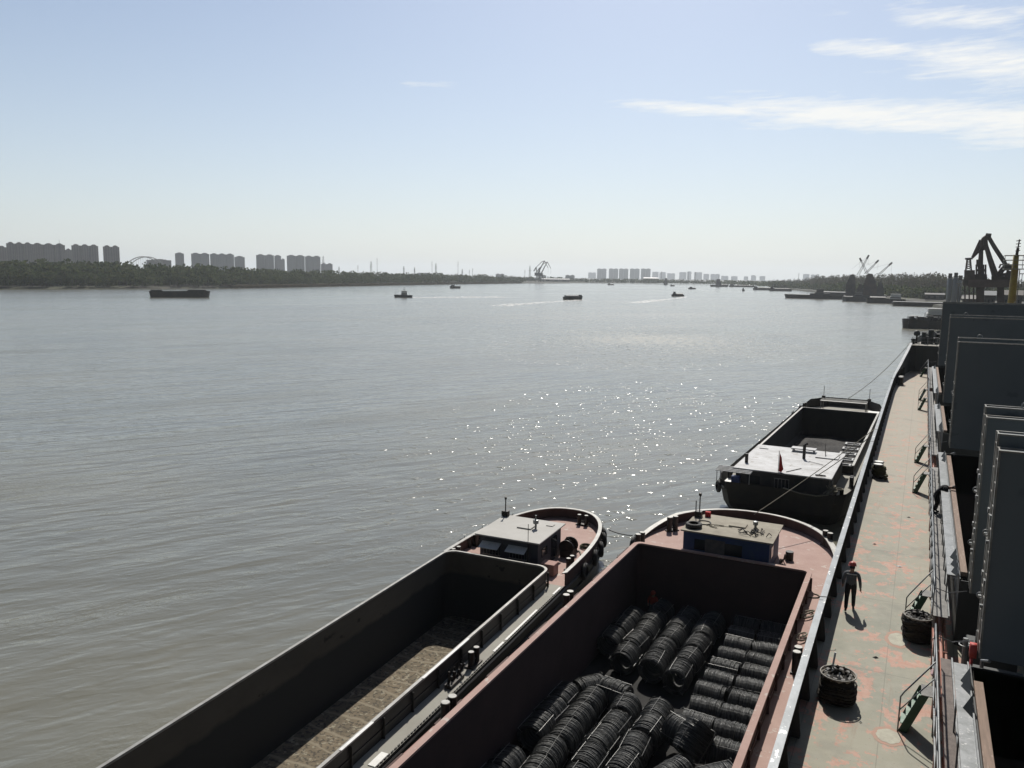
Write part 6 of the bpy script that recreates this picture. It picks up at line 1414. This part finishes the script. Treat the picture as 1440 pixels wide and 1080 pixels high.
vessel(999, 1024, 403.2, 'anchored freighter with a tall dark superstructure at the river bend', 1, .2, 3.4, (.32, .55, 13), (.6, .9, 2, 'far_hull'), 12, 'freighter', 'freighter', wheelm='far_hull', mastz=22, sheer=1.6)
vessel(930.5, 942, 400.6, 'ship seen end-on far up the river below the thin mast', 1, 1.0, 5, (.25, .7, 12), None, 16, 'freighter', 'freighter', wheelm='far_hull', mastz=19)
for i, (a, b_, y, l) in enumerate(((1060, 1090, 408, 'long low dark barge moored at the start of the right bank'), (1083, 1112, 409.3, 'dark barge moored just right of the first low one on the right bank'), (1026, 1060, 403.6, 'thin line of a moored barge below the faint blocks'))):
    vessel(a, b_, y, l, 1, 0, 2.6, (.05, .2, 3.5), (.25, .9, 1.6, 'far_hull'), 12, wheelm='far_hull', group='vessels moored along the right bank')
vessel(1108, 1187, 420, 'long dark barge with a stepped grey superstructure moored left of the floating cranes', -1, 0, 2.6, (.38, .52, 6.5), (.56, .95, 1.2, 'far_hull'), 12, wheelm='far_hull', mastz=13, extra=boxes((.30, .6, 2.2, 'far_hull')), group='vessels moored along the right bank', sheer=1.2)
vessel(1150, 1200, 415.5, 'barge moored behind the one with the stepped superstructure', -1, 0, 3.0, (.05, .15, 3), (.2, .9, 1.3, 'roof_white'), 12, wheelm='far_hull', group='vessels moored along the right bank')
vessel(1187, 1224, 424, 'grey-sided barge below the dark floating cranes', -1, 0, 3.4, (.35, .6, 4.5), (.65, .95, 1, 'far_hull'), 12, hullm='far_grey', wheelm='far_grey', group='vessels moored along the right bank')
vessel(1222, 1268, 426.5, 'cluttered dark barge below the rightmost floating crane', -1, 0, 3.0, (.12, .4, 4.5), (.5, .9, 2.2, 'far_hull'), 12, wheelm='white_paint', group='vessels moored along the right bank')
vessel(1262, 1345, 431, 'long low pontoon along the bank at the head of the quay', -1, -.1, 2.6, None, (.03, .97, .5, 'far_grey'), 12, 'pontoon', 'pontoon', group='vessels moored along the right bank', sheer=.2)
def junk(t, h, w_, fb, L_):
    b = MB(); b.box(-h * .9, h * .7, -w_ * .85, w_ * .85, fb - .08, fb - .02); b.build('deck_plate', M['deck_grey'], t)
    b = MB(); r_ = random.Random(5)
    for k in range(70):
        x, y, s = r_.uniform(-h * .6, h * .7), r_.uniform(-w_ * .8, w_ * .8), r_.uniform(.4, 1.1)
        if k % 2: b.tube([(x, y, fb), (x + r_.uniform(-1, 1), y + r_.uniform(-1, 1), fb + s * 2.6)], .2, 5)
        else: b.prism([(x, y), (x + s, y + .2), (x + s * .8, y + s), (x - .1, y + s * .9)], fb - .1, fb + s * 1.2)
    b.build('deck_gear', M['far_hull'], t)
    b = MB()
    for k in range(12):
        x = -h * .6 + k * h * .105; s = r_.uniform(1.0, 2.9); y0_ = r_.uniform(-w_ * .8, -w_ * .1); b.prism([(x, y0_), (x + s * .8, y0_ + .2), (x + s * .7, y0_ + 2.4), (x + .2, y0_ + 2.0)], fb - .1, fb + s)
    b.build('deck_cargo', M['far_hull'], t)
    b = MB(); b.prism([(h * .4, -w_ * .6), (h * .7, -w_ * .5), (h * .7, w_ * .5), (h * .4, w_ * .6)], fb + 2.6, fb + 2.75)
    for x, y in ((h * .4, -w_ * .5), (h * .75, -w_ * .4), (h * .4, w_ * .5), (h * .75, w_ * .4)): b.tube([(x, y, fb), (x, y, fb + 2.6)], .08, 5)
    b.build('canopy', M['rim_grey'], t)
vessel(1272.5, 1326, 462, 'cluttered dark work barge moored ahead of the ship bow', -1, .12, 1.9, None, None, 8, 'work_barge', 'barge', extra=junk, group='vessels moored along the right bank', sheer=1.6)
vessel(1301, 1365, 454, 'white-roofed passenger launch moored behind the cluttered work barge', -1, .15, 1.4, (.1, .9, 4.6), None, 8, 'passenger_launch', 'launch', wheelm='white_paint', mastz=6, group='vessels moored along the right bank')
vessel(1226, 1262, 419.5, 'low barge moored behind the cluttered dark one', 1, 0, 2.6, (.1, .3, 3), (.4, .9, 1.2, 'roof_white'), 10, wheelm='far_hull', group='vessels moored along the right bank')
# wakes: ribbons of broken foam lying on the water
def foammat():
    m = bpy.data.materials.new('wake_foam'); m.use_nodes = True; nt = m.node_tree; L = nt.links; p = nt.nodes['Principled BSDF']
    p.inputs['Base Color'].default_value = (.8, .8, .78, 1); p.inputs['Roughness'].default_value = .5
    g = nt.nodes.new('ShaderNodeTexCoord'); n = nt.nodes.new('ShaderNodeTexNoise'); n.inputs['Scale'].default_value = .35; n.inputs['Detail'].default_value = 6; L.new(g.outputs['Object'], n.inputs['Vector'])
    r = nt.nodes.new('ShaderNodeValToRGB'); r.color_ramp.elements[0].position = .46; r.color_ramp.elements[1].position = .60; L.new(n.outputs['Fac'], r.inputs[0]); L.new(r.outputs[0], p.inputs['Alpha']); return m
M['foam'] = foammat()
def wake(pts, w0, w1, nm='boat_wake'):
    P3 = [at_z(x, y) for x, y in pts]; b = MB(); n = len(P3) * 4; Q = [P3[min(int(i / 4), len(P3) - 2)].lerp(P3[min(int(i / 4) + 1, len(P3) - 1)], (i % 4) / 4 if i / 4 < len(P3) - 1 else 1) for i in range(n - 3)]; vs = []
    for i, p in enumerate(Q):
        d = (Q[min(i + 1, len(Q) - 1)] - Q[max(0, i - 1)]).normalized(); s = Vector((-d.y, d.x, 0)); w_ = (w0 + (w1 - w0) * i / len(Q)) * random.uniform(.6, 1.2); vs += [p + s * w_ + Vector((0, 0, .03)), p - s * w_ + Vector((0, 0, .03))]
    b.add(vs, [(2 * i, 2 * i + 1, 2 * i + 3, 2 * i + 2) for i in range(len(Q) - 1)]); tag(b.build(nm, M['foam']), kind='stuff')
wake([(580, 418.6), (620, 418.2), (670, 417.8), (712, 417.5)], 15, 18)
wake([(822, 421.5), (800, 423), (775, 424.6), (740, 427), (700, 430)], 4.5, 8)
wake([(963, 417.2), (955, 419.4), (925, 422), (893, 426)], 3.0, 7)
wake([(979, 407), (995, 408.5), (1012, 409)], 2.0, 3)
wake([(1040, 410.6), (1050, 410.8), (1062, 410.6)], 2.5, 3)
wake([(640, 405.9), (660, 405.7), (672, 405.5)], 1.5, 2)
